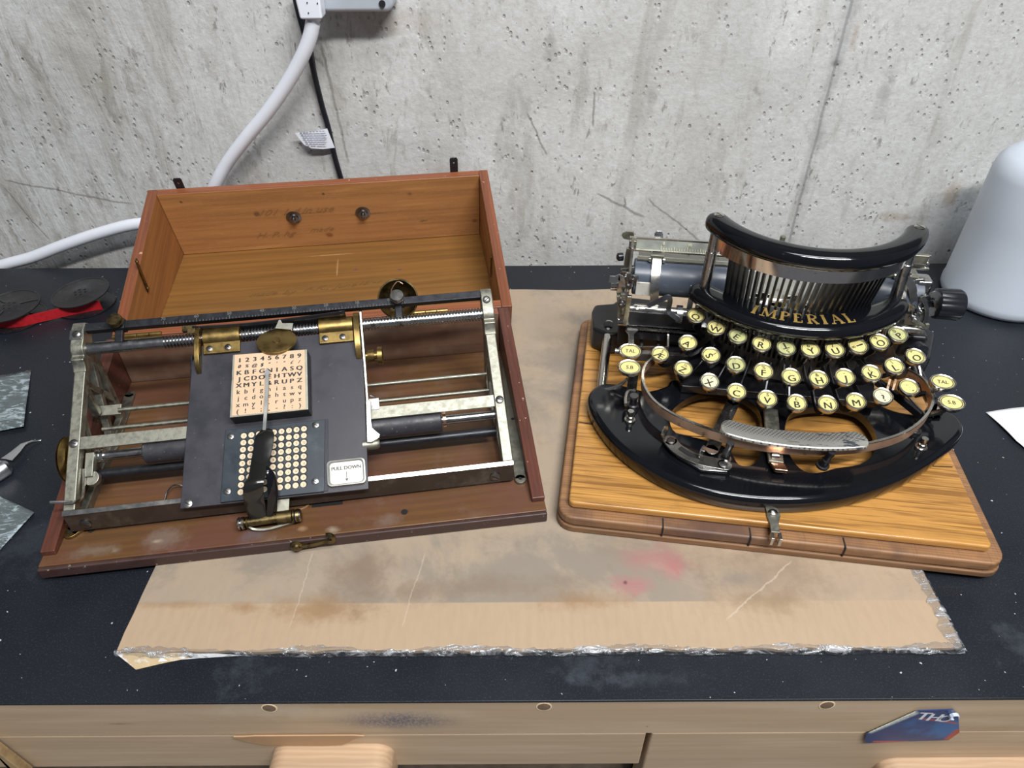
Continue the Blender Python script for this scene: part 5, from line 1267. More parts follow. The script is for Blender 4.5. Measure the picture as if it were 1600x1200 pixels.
# dark arms right and left of the windows under the keys
for pts in (((1440, 650), (1405, 622), (1370, 596)), ((1420, 578), (1440, 592), (1452, 610))):
    bm = bmesh.new(); sweep(bm, [V((*XY(x, y, .044), .044)) for x, y in pts], rectp(.004, .006), up=(0, 0, 1)); ip('side_arm', bm, M['black'], bevel=.0005)
bm = bmesh.new(); wire(bm, [V((*XY(1410, 610, .047), .047)), V((*XY(1426, 628, .047), .047)), V((*XY(1446, 648, .047), .047))], .0009); ip('return_wire', bm, M['nickel'])
for x in (1385, 1394):
    bm = bmesh.new(); a, b = V((*XY(x, 612, .045), .045)), V((*XY(x+5, 594, .05), .05)); bar(bm, a, b, .0016, .004, up=(0, 0, 1)); ip('copper_link', bm, M['copper'])
# ------------------------------------------------------------------ left side controls
a, b = V((*XY(951, 508, .040), .042)), V((*XY(940, 608, .030), .030))
bm = bmesh.new(); rod(bm, a, b, .0040, 18); ip('shift_rod', bm, M['nickel'], label='long nickel rod down the left side')
bm = bmesh.new(); lathe(bm, a+(b-a)*.02, (b-a), [(0, .0044), (.002, .0052), (.0075, .0052), (.008, .004)], 18); ip('rod_collar', bm, M['black_iron'])
bm = bmesh.new(); c_ = [(942, 513), (950, 510), (962, 512), (975, 510), (993, 530), (993, 538), (985, 535), (968, 520), (955, 524), (946, 522)]
quad_prism(bm, [V((*XY(x, y, .042), .042)) for x, y in c_], (0, 0, -.0016)); ip('link_plate', bm, M['nickel_matt'], bevel=.0004)
bm = bmesh.new(); wire(bm, [V((*XY(940, 607, .036), .034)), V((*XY(955, 607, .037), .037)), V((*XY(972, 595, .045), .042)), V((*XY(982, 585, .050), .046))], .0014); ip('shift_link', bm, M['nickel'])
sp_o = [(980, 507), (988, 505), (996, 509), (997, 516), (991, 522), (991, 538), (982, 538), (982, 522), (977, 516)]
bm = bmesh.new(); quad_prism(bm, [V((*XY(x, y, .064), .064)) for x, y in sp_o], (0, 0, -.0012)); ip('spoon_lever', bm, M['nickel'], bevel=.0004, label='spoon shaped nickel lever above the left keys')
def box3(name, c, s, mat, rot=0, **k):
    bm = bmesh.new(); x, y, z = s
    box(bm, (-x/2, -y/2, -z/2), (x/2, y/2, z/2)); o = ip(name, bm, mat, bevel=min(s)*.18, **k); o.location = c; o.rotation_euler = (0, 0, rot*D2R); return o
for p in (p1, p2):
    bm = bmesh.new(); wire(bm, [p+V((0, .001, -.004)), p+V((.001, .003, -.012)), p+V((.004, .008, -.020))], .0018); ip('key_stem', bm, M['steel'])
bm = bmesh.new(); p = B0(961, 548.5, .058); lathe(bm, p, (1, 0, 0), [(0, 0), (0, .0024), (.0045, .0024), (.0045, .0012), (.008, .0012)], 12); ip('end_stud', bm, M['nickel'])
bm = bmesh.new(); bar(bm, V((*XY(996, 546, .052), .052)), V((*XY(1040, 546, .052), .052)), .0014, .006, up=(0, 0, 1)); ip('cross_link', bm, M['nickel'])
bm = bmesh.new(); bar(bm, V((*XY(990, 555, .046), .046)), V((*XY(1075, 560, .046), .046)), .005, .008, up=(0, 0, 1)); ip('dark_cross_rail', bm, M['dusty'], bevel=.0006)
for x, y0_, y1_ in ((1002, 548, 508), (1028, 548, 512)):
    bm = bmesh.new(); bar(bm, V((*XY(x, y0_, .048), .048)), V((*XY(x, y1_, .048), .048)), .0026, .006, up=(0, 0, 1)); ip('feed_arm', bm, M['steel'], bevel=.0004)
bm = bmesh.new(); bar(bm, V((*XY(1043, 545, .056), .056)), V((*XY(1044, 492, .066), .066)), .0016, .006, up=(0, 0, 1)); ip('side_strut', bm, M['nickel'])
box3('left_leg_plate', V((*XY(985, 600, .042), .045)), (.005, .003, .020), M['steel'])
box3('left_leg_plate', V((*XY(993, 598, .042), .045)), (.003, .003, .020), M['nickel'])
# ------------------------------------------------------------------ right side controls
for p in (p3, p4):
    bm = bmesh.new(); wire(bm, [p+V((0, .001, -.004)), p+V((-.003, .003, -.012)), p+V((-.012, .006, -.020))], .0022); ip('key_stem', bm, M['steel'])
bm = bmesh.new(); a = V((*XY(1455, 625, .040), .040)); b = V((*XY(1428, 565, .055), .052)); rod(bm, a, b, .0045, 16); ip('right_arm', bm, M['steel_dark'])
bm = bmesh.new(); quad_prism(bm, [V((*XY(x, y, .037), .037)) for x, y in ((1440, 650), (1472, 650), (1464, 630), (1458, 650), (1452, 632))], (0, 0, .004)); ip('right_fork', bm, M['nickel'], bevel=.0005)
bm = bmesh.new(); wire(bm, [V((*XY(1420, 575, .055), .055)), V((*XY(1432, 560, .06), .060)), V((*XY(1440, 580, .055), .052)), V((*XY(1448, 600, .05), .045))], .0012); ip('return_wire', bm, M['steel'])
box3('right_bearing', V((*XY(1422, 530, .060), .058)), (.020, .018, .022), M['black'])
bm = bmesh.new(); lathe(bm, V((*XY(1430, 545, .060), .060)), (.3, -1, 0), [(0, 0), (0, .0075), (.006, .0075), (.007, .005), (.009, .005), (.009, 0)], 18); ip('bearing_hub', bm, M['knob'])
# ------------------------------------------------------------------ carriage
YP, ZP, RP = .196, .0985, .0150
xa, xb = .043, .268
bm = bmesh.new(); lathe(bm, (xa, YP, ZP), (1, 0, 0), [(0, 0), (0, RP-.0008), (.0008, RP), (xb-xa-.0008, RP), (xb-xa, RP-.0008), (xb-xa, 0)], 40); ip('platen', bm, M['platen'], label='blue grey rubber platen roller')
def cy(x, y, Y=None):       # carriage point by height in the upright plane Y
    return B0.atY(x, y, Y if Y is not None else YP)
# paper table and scale rail
pa, pb_ = cy(985, 384, YP+.006), cy(1436, 408, YP+.006)
zr = (pa.z+pb_.z)/2; ys = YP+.006
bm = bmesh.new(); quad_prism(bm, [V((.038, ys, zr-.0036)), V((.2695, ys, zr-.0036)), V((.2695, ys+.003, zr+.0042)), V((.038, ys+.003, zr+.0042))], (0, .0012, 0)); scale_ = ip('paper_scale', bm, simple('scale_grey', (.34, .36, .32), .45, .5, .2), bevel=.0003, label='grey scale rail with yellow ticks')
bm = bmesh.new(); bar(bm, V((.037, ys-.001, zr-.0042)), V((.2705, ys-.001, zr-.0042)), .003, .0014, up=(0, 0, 1)); bar(bm, V((.037, ys+.0035, zr+.0046)), V((.2705, ys+.0035, zr+.0046)), .002, .0010, up=(0, 0, 1)); ip('scale_edge', bm, M['nickel'], scale_)
bm = bmesh.new(); e_ = V((0, .38, .925)).normalized()
for i in range(95):
    x = .063+i*.0021; L_ = .0034 if i % 10 == 0 else (.0026 if i % 5 == 0 else .0016); b_ = V((x, ys-.0004, zr-.0030))
    quad_prism(bm, [b_, b_+V((.00035, 0, 0)), b_+V((.00035, 0, 0))+e_*L_, b_+e_*L_], (0, -.0001, 0))
for k in range(10): put_text(bm, str(k*10), V((.0650+k*.021, ys+.0010, zr+.0020)), (1, 0, 0), e_, .0032)
ip('scale_ticks', bm, M['goldline'], scale_, smooth=False)
box3('scale_screw_block', V((.040, ys, zr)), (.006, .004, .008), M['nickel_matt'])
for x in (.0395, .267): slotted('screw', V((x, ys-.0022, zr)), (0, -1, .3), .0022, M['nickel'], scale_, .001)
# table sheet behind the platen
bm = bmesh.new(); zt_ = cy(1000, 415, YP).z
quad_prism(bm, [V((.046, YP+.004, ZP+RP-.0010)), V((.266, YP+.004, ZP+RP-.0010)), V((.266, YP+.014, zt_+.004)), V((.046, YP+.014, zt_+.004))], (0, .001, .001)); ip('paper_table', bm, M['white_paint'], bevel=.0003, label='pale worn metal paper table')
bm = bmesh.new(); bar(bm, V((.045, YP+.001, ZP+RP+.0012)), V((.267, YP+.001, ZP+RP+.0012)), .005, .0012, up=(0, 0, 1)); ip('paper_rest', bm, M['nickel_matt'])
# paper fingers
def finger(x0_, y0_, x1_, y1_, ytop):
    a, b = cy(x0_, y0_, YP-.002), cy(x1_, y1_, YP-RP-.003)
    pts = [V((a.x, YP+.002, zr-.004)), V((a.x, YP-.006, ZP+RP+.003)), V((a.x, YP-RP-.002, ZP+.004)), V((b.x, YP-RP-.004, b.z))]
    bm = bmesh.new(); sweep(bm, smoothpath(pts, 5), rectp(.0070, .0008), up=(0, 1, .3)); o = ip('paper_finger', bm, M['nickel'], angle=60, label='upright nickel paper finger')
    bm = bmesh.new(); c_ = V((a.x, YP-.0005, zr-.009))
    for s_ in (-1, 1): box(bm, (c_.x+s_*.0042-.0006, c_.y-.003, c_.z-.008), (c_.x+s_*.0042+.0006, c_.y+.003, c_.z+.004))
    box(bm, (c_.x-.0055, c_.y-.0035, c_.z+.003), (c_.x+.0055, c_.y-.001, c_.z+.0055)); box(bm, (c_.x-.0045, c_.y-.0042, c_.z-.0085), (c_.x+.0045, c_.y-.0032, c_.z-.0065))
    o2 = ip('finger_clip', bm, M['nickel_matt'], o, bevel=.0003)
    bm = bmesh.new(); box(bm, (c_.x-.0036, c_.y-.002, c_.z-.006), (c_.x+.0036, c_.y-.0008, c_.z+.003)); ip('clip_shadow', bm, M['black'], o)
    bm = bmesh.new()
    for s_ in (-1, 1): lathe(bm, (c_.x+s_*.0048, c_.y-.002, c_.z+.001), (s_, 0, 0), [(0, .0024), (.0016, .0022), (.0018, 0)], 12)
    ip('clip_rivets', bm, M['nickel'], o)
finger(1027, 400, 1022, 480, 0); finger(1412, 425, 1425, 482, 0)
# thumb tabs above the rail
bm = bmesh.new(); a = cy(1029.5, 382, ys+.006); b = cy(1030, 361, ys+.010)
quad_prism(bm, [V((a.x-.0035, a.y, a.z)), V((a.x+.0035, a.y, a.z)), V((b.x+.0035, b.y, b.z-.003)), V((b.x+.002, b.y, b.z)), V((b.x-.002, b.y, b.z)), V((b.x-.0035, b.y, b.z-.003))], (0, .001, 0)); ip('rail_tab', bm, M['steel'], bevel=.0003, label='small upright steel tab above the scale')
bm = bmesh.new(); T_ = [(990, 375), (992, 378), (990, 362), (979, 361.5), (973, 364), (971, 368), (974, 373), (982, 375)]
quad_prism(bm, [cy(x, y, ys+.008) for x, y in T_], (0, .001, 0)); ip('rail_tab', bm, M['nickel_matt'], bevel=.0003, label='rounded nickel tab sticking out at the left end')
bm = bmesh.new(); a = cy(1221, 380, ys+.008); b = cy(1221, 372, ys+.008); lathe(bm, V((a.x, a.y, a.z-.004)), (0, 0, 1), [(0, .0022), (.010, .0022), (.011, 0)], 12); ip('rail_stud', bm, M['nickel_matt'])
# end plates
bm = bmesh.new(); E1 = [(.1845, .110), (.188, zr+.004), (.206, zr+.005), (.209, zr-.004), (.214, .094), (.210, .070), (.190, .062), (.180, .068), (.178, .090)]
for x, nm in ((.0385, 'left'), (.2685, 'right')):
    if nm == 'right': E1 = [(.186, .104), (.200, .108), (.208, .098), (.210, .080), (.195, .066), (.182, .070), (.180, .090)]
    bm = bmesh.new(); quad_prism(bm, [V((x, a, b)) for a, b in E1], (.0022, 0, 0)); ip('end_plate', bm, M['nickel_matt'], bevel=.0005, label='nickel end plate of the carriage, %s side' % nm)
# feed rod in front of the platen
yf = YP-RP-.006; zf_ = cy(1030, 485, yf).z
bm = bmesh.new(); lathe(bm, (.036, yf, zf_), (1, 0, 0), [(0, .0036), (.010, .0036), (.010, .0044), (.020, .0044), (.020, .0034), (.236, .0034)], 18); ip('feed_rod', bm, M['nickel'], label='bright nickel rod in front of the platen')
slotted('screw', V((.048, yf-.0036, zf_+.003)), (0, -.6, .8), .0024, M['nickel'], imp, .001)
bm = bmesh.new(); lathe(bm, (.034, yf+.002, zf_-.014), (1, 0, 0), [(0, .0048), (.205, .0048)], 18); ip('lower_feed_rod', bm, M['steel'])
bm = bmesh.new(); lathe(bm, (B0.atY(1058, 480, yf).x, yf-.002, zf_-.001), (1, 0, 0), [(0, .0075), (.0045, .0075), (.0045, .0035)], 24); ip('rod_disc', bm, M['steel'])
# pale shields behind the slats
for xa_, xb_, ya_, yb_, Y_ in ((992, 1024, 443, 461, YP-RP-.0008), (1066, 1088, 447, 520, YP-RP-.003), (1140, 1305, 432, 505, YP-RP-.004), (1385, 1412, 455, 486, YP-RP-.003)):
    a, b = B0.atY(xa_, yb_, Y_), B0.atY(xb_, ya_, Y_); bm = bmesh.new(); box(bm, (a.x, Y_, a.z), (b.x, Y_+.0012, b.z)); ip('ribbon_plate', bm, M['white_paint'], bevel=.0004)
bm = bmesh.new()
for a_, b_ in ((.100, .118), (.1195, .131), (.1325, .150), (.152, .168), (.176, .190)):
    quad_prism(bm, [V((a_, .158, .078)), V((b_, .158, .078)), V((b_, .1755, .099)), V((a_, .1755, .099))], (0, .0008, -.0008))
ip('tilted_reflector', bm, simple('reflector_nickel', (.80, .80, .77), .4, .6, .15, 90, dirt=(.2, .19, .17), dscale=150, dthr=(.6, .75)), bevel=.0003, label='added sloping nickel plate reflecting the lamp between the type bars')  # added plate, sloped to bounce lamp light out between the type bars
for k, (x, y) in enumerate(((1165, 470), (1190, 462), (1215, 476), (1240, 466), (1270, 480), (1180, 480))):
    p = B0.atY(x, y, YP-RP-.010); bm = bmesh.new(); box(bm, (p.x-.006, p.y, p.z-.0016), (p.x+.006, p.y+.003, p.z+.0016)); lathe(bm, p+V((0, 0, .001)), (0, -1, 0), [(0, .003), (.002, .003), (.002, 0)], 12); ip('ribbon_fitting', bm, M['nickel'], bevel=.0003)
# toothed rack
bm = bmesh.new(); yr_, zr_ = .170, .060
pts = []; x = .042
while x < .100: pts += [(x, zr_), (x+.0018, zr_+.0022)]; x += .0020
quad_prism(bm, [V((a, yr_, b)) for a, b in pts]+[V((x, yr_, zr_-.007)), V((.042, yr_, zr_-.007))], (0, .004, 0)); ip('toothed_rack', bm, M['black'], label='black toothed rack at the left')
bm = bmesh.new(); box(bm, (.040, .170, .066), (.105, .178, .080)); ip('rack_cover', bm, M['black'], bevel=.001)
bm = bmesh.new(); bar(bm, V((.042, .169, .0645)), V((.100, .169, .0645)), .003, .0016, up=(0, 0, 1)); ip('rack_rod', bm, M['steel'])
# black bent bail and its arms
bl = [cy(1016, 475, .160), cy(1036, 462, .165), cy(1045, 466, .165), cy(1043, 485, .160), cy(1032, 488, .155)]
bm = bmesh.new(); q = [cy(1012, 478, .165), cy(1030, 470, .165), cy(1044, 464, .165), cy(1047, 470, .165), cy(1045, 486, .165), cy(1056, 496, .160), cy(1062, 500, .160)]
sweep(bm, smoothpath(q, 4), rectp(.0040, .0016), up=(0, -1, .4)); ip('ribbon_bail', bm, M['steel_dark'], bevel=.0003)
# left end levers
def lv(name, pts, Y, wd, th, mat, up=(0, -1, .3), **k):
    bm = bmesh.new(); sweep(bm, smoothpath([cy(x, y, Y) for x, y in pts], 4), rectp(wd, th), up=up); return ip(name, bm, mat, bevel=.0003, angle=50, **k)
lv('carriage_lever', [(952, 436), (962, 437), (970, 434), (972, 450), (968, 458), (982, 460)], .178, .0055, .0012, M['nickel'], label='bent nickel lever at the left end of the carriage')
lv('release_arm', [(970, 424), (985, 422), (1000, 420)], .190, .0045, .0012, M['nickel'])
lv('line_lever', [(974, 458), (975, 480), (972, 500)], .172, .0040, .003, M['steel'])
lv('pawl_arm', [(984, 462), (981, 480), (978, 500), (979, 506)], .168, .0040, .003, M['nickel'])
lv('pawl_arm', [(966, 462), (968, 480), (967, 496)], .174, .0030, .003, M['nickel_matt'])
for x, y, Y, r in ((978, 432, .182, .0048), (990, 436, .180, .0040), (972, 475, .170, .003), (983, 445, .180, .0036)):
    p = cy(x, y, Y); bm = bmesh.new(); lathe(bm, p, (-.6, -1, 0), [(-.004, r*.6), (0, r*.6), (0, r), (.0018, r), (.0018, r*.45), (.0036, r*.4), (.0036, 0)], 16); ip('pivot_stud', bm, M['steel'])
p = cy(955, 442, .196); bm = bmesh.new(); lathe(bm, p, (1, 0, 0), [(0, 0), (0, .0062), (.006, .0062), (.006, .003), (.012, .003)], 18); ip('platen_end', bm, M['steel'])
lv('scale_end_arm', [(984, 388), (981, 402), (979, 420), (978, 440)], .200, .0050, .002, M['nickel_matt'])
p = cy(973, 401, .200); bm = bmesh.new(); lathe(bm, p, (-1, -.3, 0), [(0, .0035), (.004, .0035), (.005, .002), (.005, 0)], 14); ip('black_stud', bm, M['knob'])
# right end fittings
lv('right_lever', [(1450, 488), (1464, 484), (1467, 476), (1462, 462), (1456, 464)], .186, .0070, .0014, M['nickel'], label='bent nickel lever beside the platen knob')
lv('right_arm_strip', [(1408, 428), (1424, 446), (1428, 470), (1432, 492)], .182, .0060, .0014, M['nickel'])
lv('right_wire', [(1440, 462), (1447, 480), (1446, 498), (1440, 512), (1436, 520)], .180, .0030, .003, M['steel'])
lv('right_hook', [(1425, 500), (1438, 506), (1447, 512), (1449, 506)], .172, .0026, .002, M['nickel_matt'])
box3('right_bearing_block', cy(1436, 452, .196)+V((0, 0, -.004)), (.012, .014, .030), M['steel'])
bm = bmesh.new(); T2 = [(1431, 437), (1443, 436), (1447, 440), (1447, 447), (1443, 451), (1431, 451)]
quad_prism(bm, [cy(x, y, .190) for x, y in T2], (0, .0012, 0)); ip('release_tab', bm, M['nickel'], bevel=.0003, label='small bright release tab on the right')
box3('rail_clip', cy(1425, 402, ys)+V((0, -.002, 0)), (.022, .004, .008), M['nickel_matt'])
for x, y, Y, r in ((1442, 470, .184, .0055), (1437, 486, .182, .0045), (1428, 498, .178, .0035)):
    p = cy(x, y, Y); bm = bmesh.new(); lathe(bm, p, (.5, -1, 0), [(-.004, r*.6), (0, r*.6), (0, r), (.0018, r), (.0018, r*.45), (.0036, r*.4), (.0036, 0)], 16); ip('pivot_stud', bm, M['steel'])
bm = bmesh.new(); quad_prism(bm, [V((*XY(x, y, .085), .085)) for x, y in ((1389, 505), (1404, 497), (1414, 499), (1412, 508), (1398, 514))], (0, 0, -.002)); ip('nickel_flange', bm, M['nickel'], bevel=.0004)
# platen knob on the right
pk = cy(1462, 474, YP-.004); kx = pk.x; pk = V((kx, YP-.004, pk.z))
bm = bmesh.new(); n = 48
ring = lambda x, r, fl=0: [bm.verts.new((x, pk.y+(r-(fl if i % 4 in (0,) else 0))*math.cos(2*math.pi*i/n), pk.z+(r-(fl if i % 4 in (0,) else 0))*math.sin(2*math.pi*i/n))) for i in range(n)]
R_ = [ring(kx-.001, .0045), ring(kx-.001, .0100), ring(kx, .0122, .0008), ring(kx+.016, .0126, .0010), ring(kx+.0185, .0112), ring(kx+.0190, .0)]
for A, B in zip(R_, R_[1:]):
    for i in range(n): bm.faces.new((A[i], A[(i+1) % n], B[(i+1) % n], B[i]))
bmesh.ops.remove_doubles(bm, verts=R_[-1], dist=1e-6)
ip('platen_knob', bm, M['knob'], angle=50, label='ribbed black platen knob on the right')
bm = bmesh.new(); rod(bm, V((.269, pk.y, pk.z)), V((kx, pk.y, pk.z)), .0050, 18); ip('knob_shaft', bm, M['knob'])

# ================================================================== RIBBON SPOOLS
def spool(p, r, tilt, label, fancy):
    t = thing('ribbon_spool', label, 'ribbon spool', loc=(p.x, p.y, 0), group='ribbon spools at the left edge')
    blk = M['spool']
    def fl(z, rr, name):
        bm = bmesh.new(); lathe(bm, (0, 0, z), (0, 0, 1), [(0, .004), (0, rr), (.0010, rr), (.0011, rr-.0012), (.0006, rr-.0018), (.0006, .011), (.0010, .010), (.0010, .004)], 40)
        return finish(name, bm, blk, t)
    fl(.0006, r, 'lower_flange'); u = fl(.0150, r, 'upper_flange'); u.rotation_euler = tilt
    bm = bmesh.new(); lathe(bm, (0, 0, .0010), (0, 0, 1), [(0, .0072), (.0142, .0072)], 24); finish('hub', bm, blk, t)
    bm = bmesh.new()
    for k in range(7):
        a = k*1.047; q = V((.0055*math.cos(a), .0055*math.sin(a), .0158)) if k < 6 else V((0, 0, .0158))
        lathe(bm, q, (0, 0, 1), [(0, .0014), (.0002, .0014), (.0002, 0)], 10)
    o = finish('hub_holes', bm, M['felt'] if not fancy else M['screw'], None); o.parent = u
    if fancy:
        bm = bmesh.new()
        for k in range(3):
            a = k*2.09+.4; sweep(bm, [V((.009*math.cos(a+j*.05), .009*math.sin(a+j*.05), .0162)).lerp(V((r*.9*math.cos(a), r*.9*math.sin(a), .0162)), j/4) for j in range(5)], rectp(.0012, .0004))
        o = finish('flange_rib', bm, M['spool_edge'], None); o.parent = u
    return t
M['spool'] = simple('spool_black', (.012, .012, .014), .30, 0, .3, 80, dirt=(.06, .055, .05), dscale=160, dthr=(.55, .8))
M['spool_edge'] = simple('spool_rib', (.04, .04, .042), .4, 0, .2)
M['red'] = simple('red_ribbon', (.42, .008, .015), .6, 0, .2, 300)
pS1, pS2 = PZ(15, 477, .0160), PZ(127, 456, .0160)
spool(pS1, .0290, (.04, -.02, 0), 'left black ribbon spool, cut by the left edge of the picture', True)
spool(pS2, .0285, (.03, -.06, 0), 'right black ribbon spool with holes in its hub, beside the case lid', False)
bm = bmesh.new(); pts = [PZ(-40, 505, .002), PZ(-5, 511, .002), PZ(30, 510, .002), PZ(62, 503, .002), PZ(105, 493, .002), PZ(150, 484, .002)]
e_ = pS2+V((.006, -.012, 0)); e_.z = 0
pts = [V((p.x, p.y, .0068)) for p in pts]; pts.append(V((pS2.x+.0225, pS2.y-.012, .0068)))
pts = smoothpath(pts, 5)
sweep(bm, pts, rectp(.0006, .0105), up=(0, 0, 1)); tag(finish('ribbon', bm, M['red']), 'red ink ribbon running between the two black spools', 'ribbon')
bm = bmesh.new(); p = PZ(52, 488, .002); lathe(bm, (p.x, p.y, .0002), (.2, .5, .9), [(0, .0055), (.0008, .0055), (.0008, 0)], 3); tag(finish('ribbon_scrap', bm, M['red']), 'small red scrap of ribbon at the rim of the left spool', 'ribbon')

# ================================================================== CLEAR SHEETS, KNIFE, PAPER
sheet_m = mat_film_sheet()
def sheet(name, pts, label, cat, mat, curl):
    P = [PZ(x, y, .0015) for x, y in pts]; c = sum(P, V())/4; c.z = 0; n = 14
    bm = bmesh.new(); g = []
    for j in range(n+1):
        row = []
        for i in range(n+1):
            u, v = i/n, j/n; q = P[0].lerp(P[1], u).lerp(P[3].lerp(P[2], u), v); q.z = .0004+curl*abs(math.sin(u*3.1+v*2.2))*(.3+u*v); row.append(bm.verts.new(q-c))
        g.append(row)
    for j in range(n):
        for i in range(n): bm.faces.new((g[j][i], g[j][i+1], g[j+1][i+1], g[j+1][i]))
    o = tag(finish(name, bm, mat, angle=180), label, cat); o.location = c
    mo = o.modifiers.new('thick', 'SOLIDIFY'); mo.thickness = .0004; mo.offset = 1; return o
sheet('plastic_sheet', [(-70, 600), (48, 577), (38, 668), (-85, 690)], 'clear plastic sheet with painted highlight streaks above the knife at the left edge', 'plastic sheet', sheet_m, .002)
sheet('plastic_sheet', [(-30, 772), (0, 775), (54, 801), (-40, 900)], 'clear plastic sheet with a white edge below the knife at the left edge', 'plastic sheet', sheet_m, .001)
sheet('paper_scrap', [(1541, 643), (1640, 633), (1660, 745), (1588, 690)], 'white paper scrap lying at the right edge of the bench', 'paper', simple('white_paper', (.86, .87, .88), .7, 0, .02), .006)
kn = thing('craft_knife', 'silver handled knife with a thin curved blade at the left edge', 'knife', loc=PZ(-5, 738, 0))
ko = kn.location.copy()
a, b = PZ(-60, 772, .007), PZ(14, 727, .006); bm = bmesh.new(); d_ = b-a; L_ = d_.length
lathe(bm, a-ko, d_, [(0, 0), (0, .0058), (L_-.014, .0060), (L_-.012, .0072), (L_-.003, .0070), (L_, .0045), (L_, 0)], 22); finish('knife_handle', bm, M['alu'] if 'alu' in M else simple('aluminium', (.78, .79, .82), .32, 1, .06), kn)
bm = bmesh.new(); c_ = [PZ(10, 718, .006), PZ(24, 706, .0055), (PZ(36, 694, .004)), PZ(50, 689, .0025), PZ(64, 688, .0012)]; w_ = [.0052, .0038, .0024, .0014, .0003]
rings = []
for i, p in enumerate(c_):
    t = (c_[min(i+1, 4)]-c_[max(i-1, 0)]).normalized(); s_ = t.cross(V((0, 0, 1))).normalized()
    rings.append([bm.verts.new(p-ko+s_*k*w_[i]+V((0, 0, z))) for k, z in ((-1, 0), (0, .0006), (1, 0), (0, -.0006))])
for A, B in zip(rings, rings[1:]):
    for j in range(4): bm.faces.new((A[j], A[(j+1) % 4], B[(j+1) % 4], B[j]))
bm.faces.new(rings[0]); bm.faces.new(rings[-1]); finish('blade', bm, simple('blade_steel', (.78, .80, .82), .2, 1, .05), kn)

# ================================================================== BOTTLE
bc = V((.5165, .645, 0))
bot = NT('milky_plastic'); bot.col((.60, .66, .74)); bot.rough(.35); bot.b.inputs['Subsurface Weight'].default_value = .35; bot.b.inputs['Subsurface Radius'].default_value = (.02, .02, .025); bot.b.inputs['Subsurface Scale'].default_value = .3
bt = thing('plastic_bottle', 'tall milky white plastic bottle standing by the wall at the right edge', 'bottle', loc=bc)
bm = bmesh.new(); R0 = .0555
lathe(bm, (0, 0, 0), (0, 0, 1), [(.002, 0), (.0006, R0-.012), (.0004, R0-.006), (.0020, R0-.002), (.006, R0), (.012, R0+.0003), (.016, R0-.0006), (.09, R0-.0015), (.132, R0-.002), (.143, R0-.004), (.151, R0-.010), (.157, R0-.019), (.162, .026), (.168, .0165), (.174, .0150)], 56)
finish('bottle_body', bm, bot.mat, bt, angle=60)
bm = bmesh.new(); lathe(bm, (0, 0, .172), (0, 0, 1), [(0, .0), (0, .0165), (.016, .0160), (.018, .014), (.018, 0)], 32); finish('bottle_cap', bm, simple('cap_white', (.8, .82, .85), .4), bt)

# ================================================================== WALL BOX, CABLES
gb = thing('outlet_box', 'grey metal outlet box on the concrete wall at the top edge', 'electrical box', loc=PY(555, 10, .735))
go = gb.location.copy()
a, b = PY(497, 20, .718), PY(616, 20, .718)
bm = bmesh.new(); sec = rrect(b.x-a.x, .11, .008, 5); cx_ = (a.x+b.x)/2; zc_ = a.z+.055
quad_prism(bm, [V((cx_+u_, .718, zc_+v_))-go for u_, v_ in sec], (0, YW-.718, 0)); finish('box_body', bm, simple('grey_enamel', (.46, .50, .55), .4, .1, .05), gb, bevel=.004)
bm = bmesh.new(); p = PY(597, 6, .717); lathe(bm, p-go, (0, -1, 0), [(-.001, .0030), (.0004, .0030), (.0004, 0)], 14); finish('knockout_hole', bm, M['felt'], gb)
white_c = simple('white_cable', (.80, .83, .90), .35, 0, .03)
ca = thing('power_cable', 'thick white power cable looping from its plug down behind the case to the left', 'cable', loc=PY(490, 30, .68))
co_ = ca.location.copy()
def cab(px_, r, mat, name, par, off):
    pts = smoothpath([PY(x, y, Y) for x, y, Y in px_], 8); bm = bmesh.new(); sweep(bm, [p-off for p in pts], circ(r, 14)); return finish(name, bm, mat, par, angle=60)
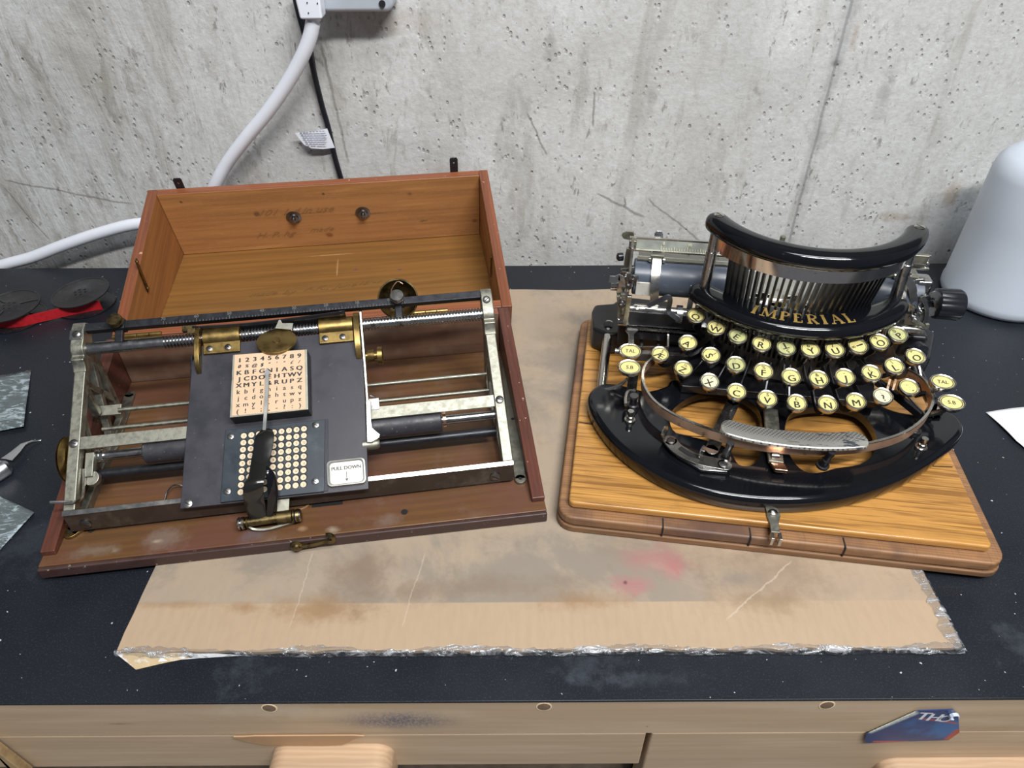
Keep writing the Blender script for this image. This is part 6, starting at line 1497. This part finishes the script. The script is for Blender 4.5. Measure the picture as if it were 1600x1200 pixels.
cab([(491, -10, .708), (489, 35, .708), (478, 75, .709), (452, 125, .712), (418, 175, .715), (385, 215, .718), (355, 255, .721), (336, 290, .722), (322, 325, .727), (300, 350, .728), (265, 352, .727), (215, 350, .727), (160, 363, .727), (100, 383, .727), (50, 402, .727), (0, 416, .727), (-60, 440, .727)], .0066, white_c, 'cable', ca, co_)
bm = bmesh.new(); p = PY(486, 30, .700); q = PY(486, -20, .700)
quad_prism(bm, [V((p.x+a_, .698, p.z))-co_ for a_ in (-.0095, -.0075, .0085, .0105)]+[V((p.x+a_, .698, q.z))-co_ for a_ in (.0115, -.0115)], (0, .018, 0)); finish('plug', bm, white_c, ca, bevel=.002)
bm = bmesh.new()
for x, y in ((480, 4), (496, 5), (482, 20)):
    p = PY(x, y, .6975); lathe(bm, p-co_, (0, -1, 0), [(0, .0006), (.0004, .0006), (.0004, 0)], 8)
finish('plug_marks', bm, M['felt'], ca)
cb_ = thing('black_cord', 'thin black cord with a white warning tag hanging down the concrete wall', 'cord', loc=PY(500, 150, .72))
bo_ = cb_.location.copy()
cab([(460, -10, .738), (468, 25, .738), (482, 75, .740), (492, 120, .744), (503, 165, .745), (513, 200, .745), (523, 245, .745), (533, 280, .745), (540, 310, .745)], .0029, M['knob'], 'cord', cb_, bo_)
cab([(464, -10, .742), (472, 25, .742), (484, 70, .743), (491, 110, .745)], .0022, M['knob'], 'second_strand', cb_, bo_)
tg = [(523, 231), (511, 201), (495, 204), (478, 207), (461, 208), (466, 215), (475, 226), (487, 232), (505, 233)]
bm = bmesh.new(); quad_prism(bm, [PY(x, y, .740+.002*math.sin(x*.05))-bo_ for x, y in tg], (0, .0006, 0)); tgo = finish('warning_tag', bm, simple('tag_white', (.80, .83, .90), .5), cb_, label='white printed tag wrapped round the cord')
bm = bmesh.new()
for k in range(7):
    y = 207+k*3.4; x0_ = 468+k*2.0 
    for j in range(9):
        xs_ = x0_+j*5+random.random(); p, q = PY(xs_, y-.14*(xs_-468)*.45+1, .7365), PY(xs_+3.4, y-.14*(xs_+3.4-468)*.45+1, .7365)
        if xs_ < 508: quad_prism(bm, [p-bo_, q-bo_, q-bo_+V((0, 0, .0009)), p-bo_+V((0, 0, .0009))], (0, .0003, 0))
finish('tag_print', bm, simple('tag_ink', (.35, .37, .45), .6), tgo, smooth=False)
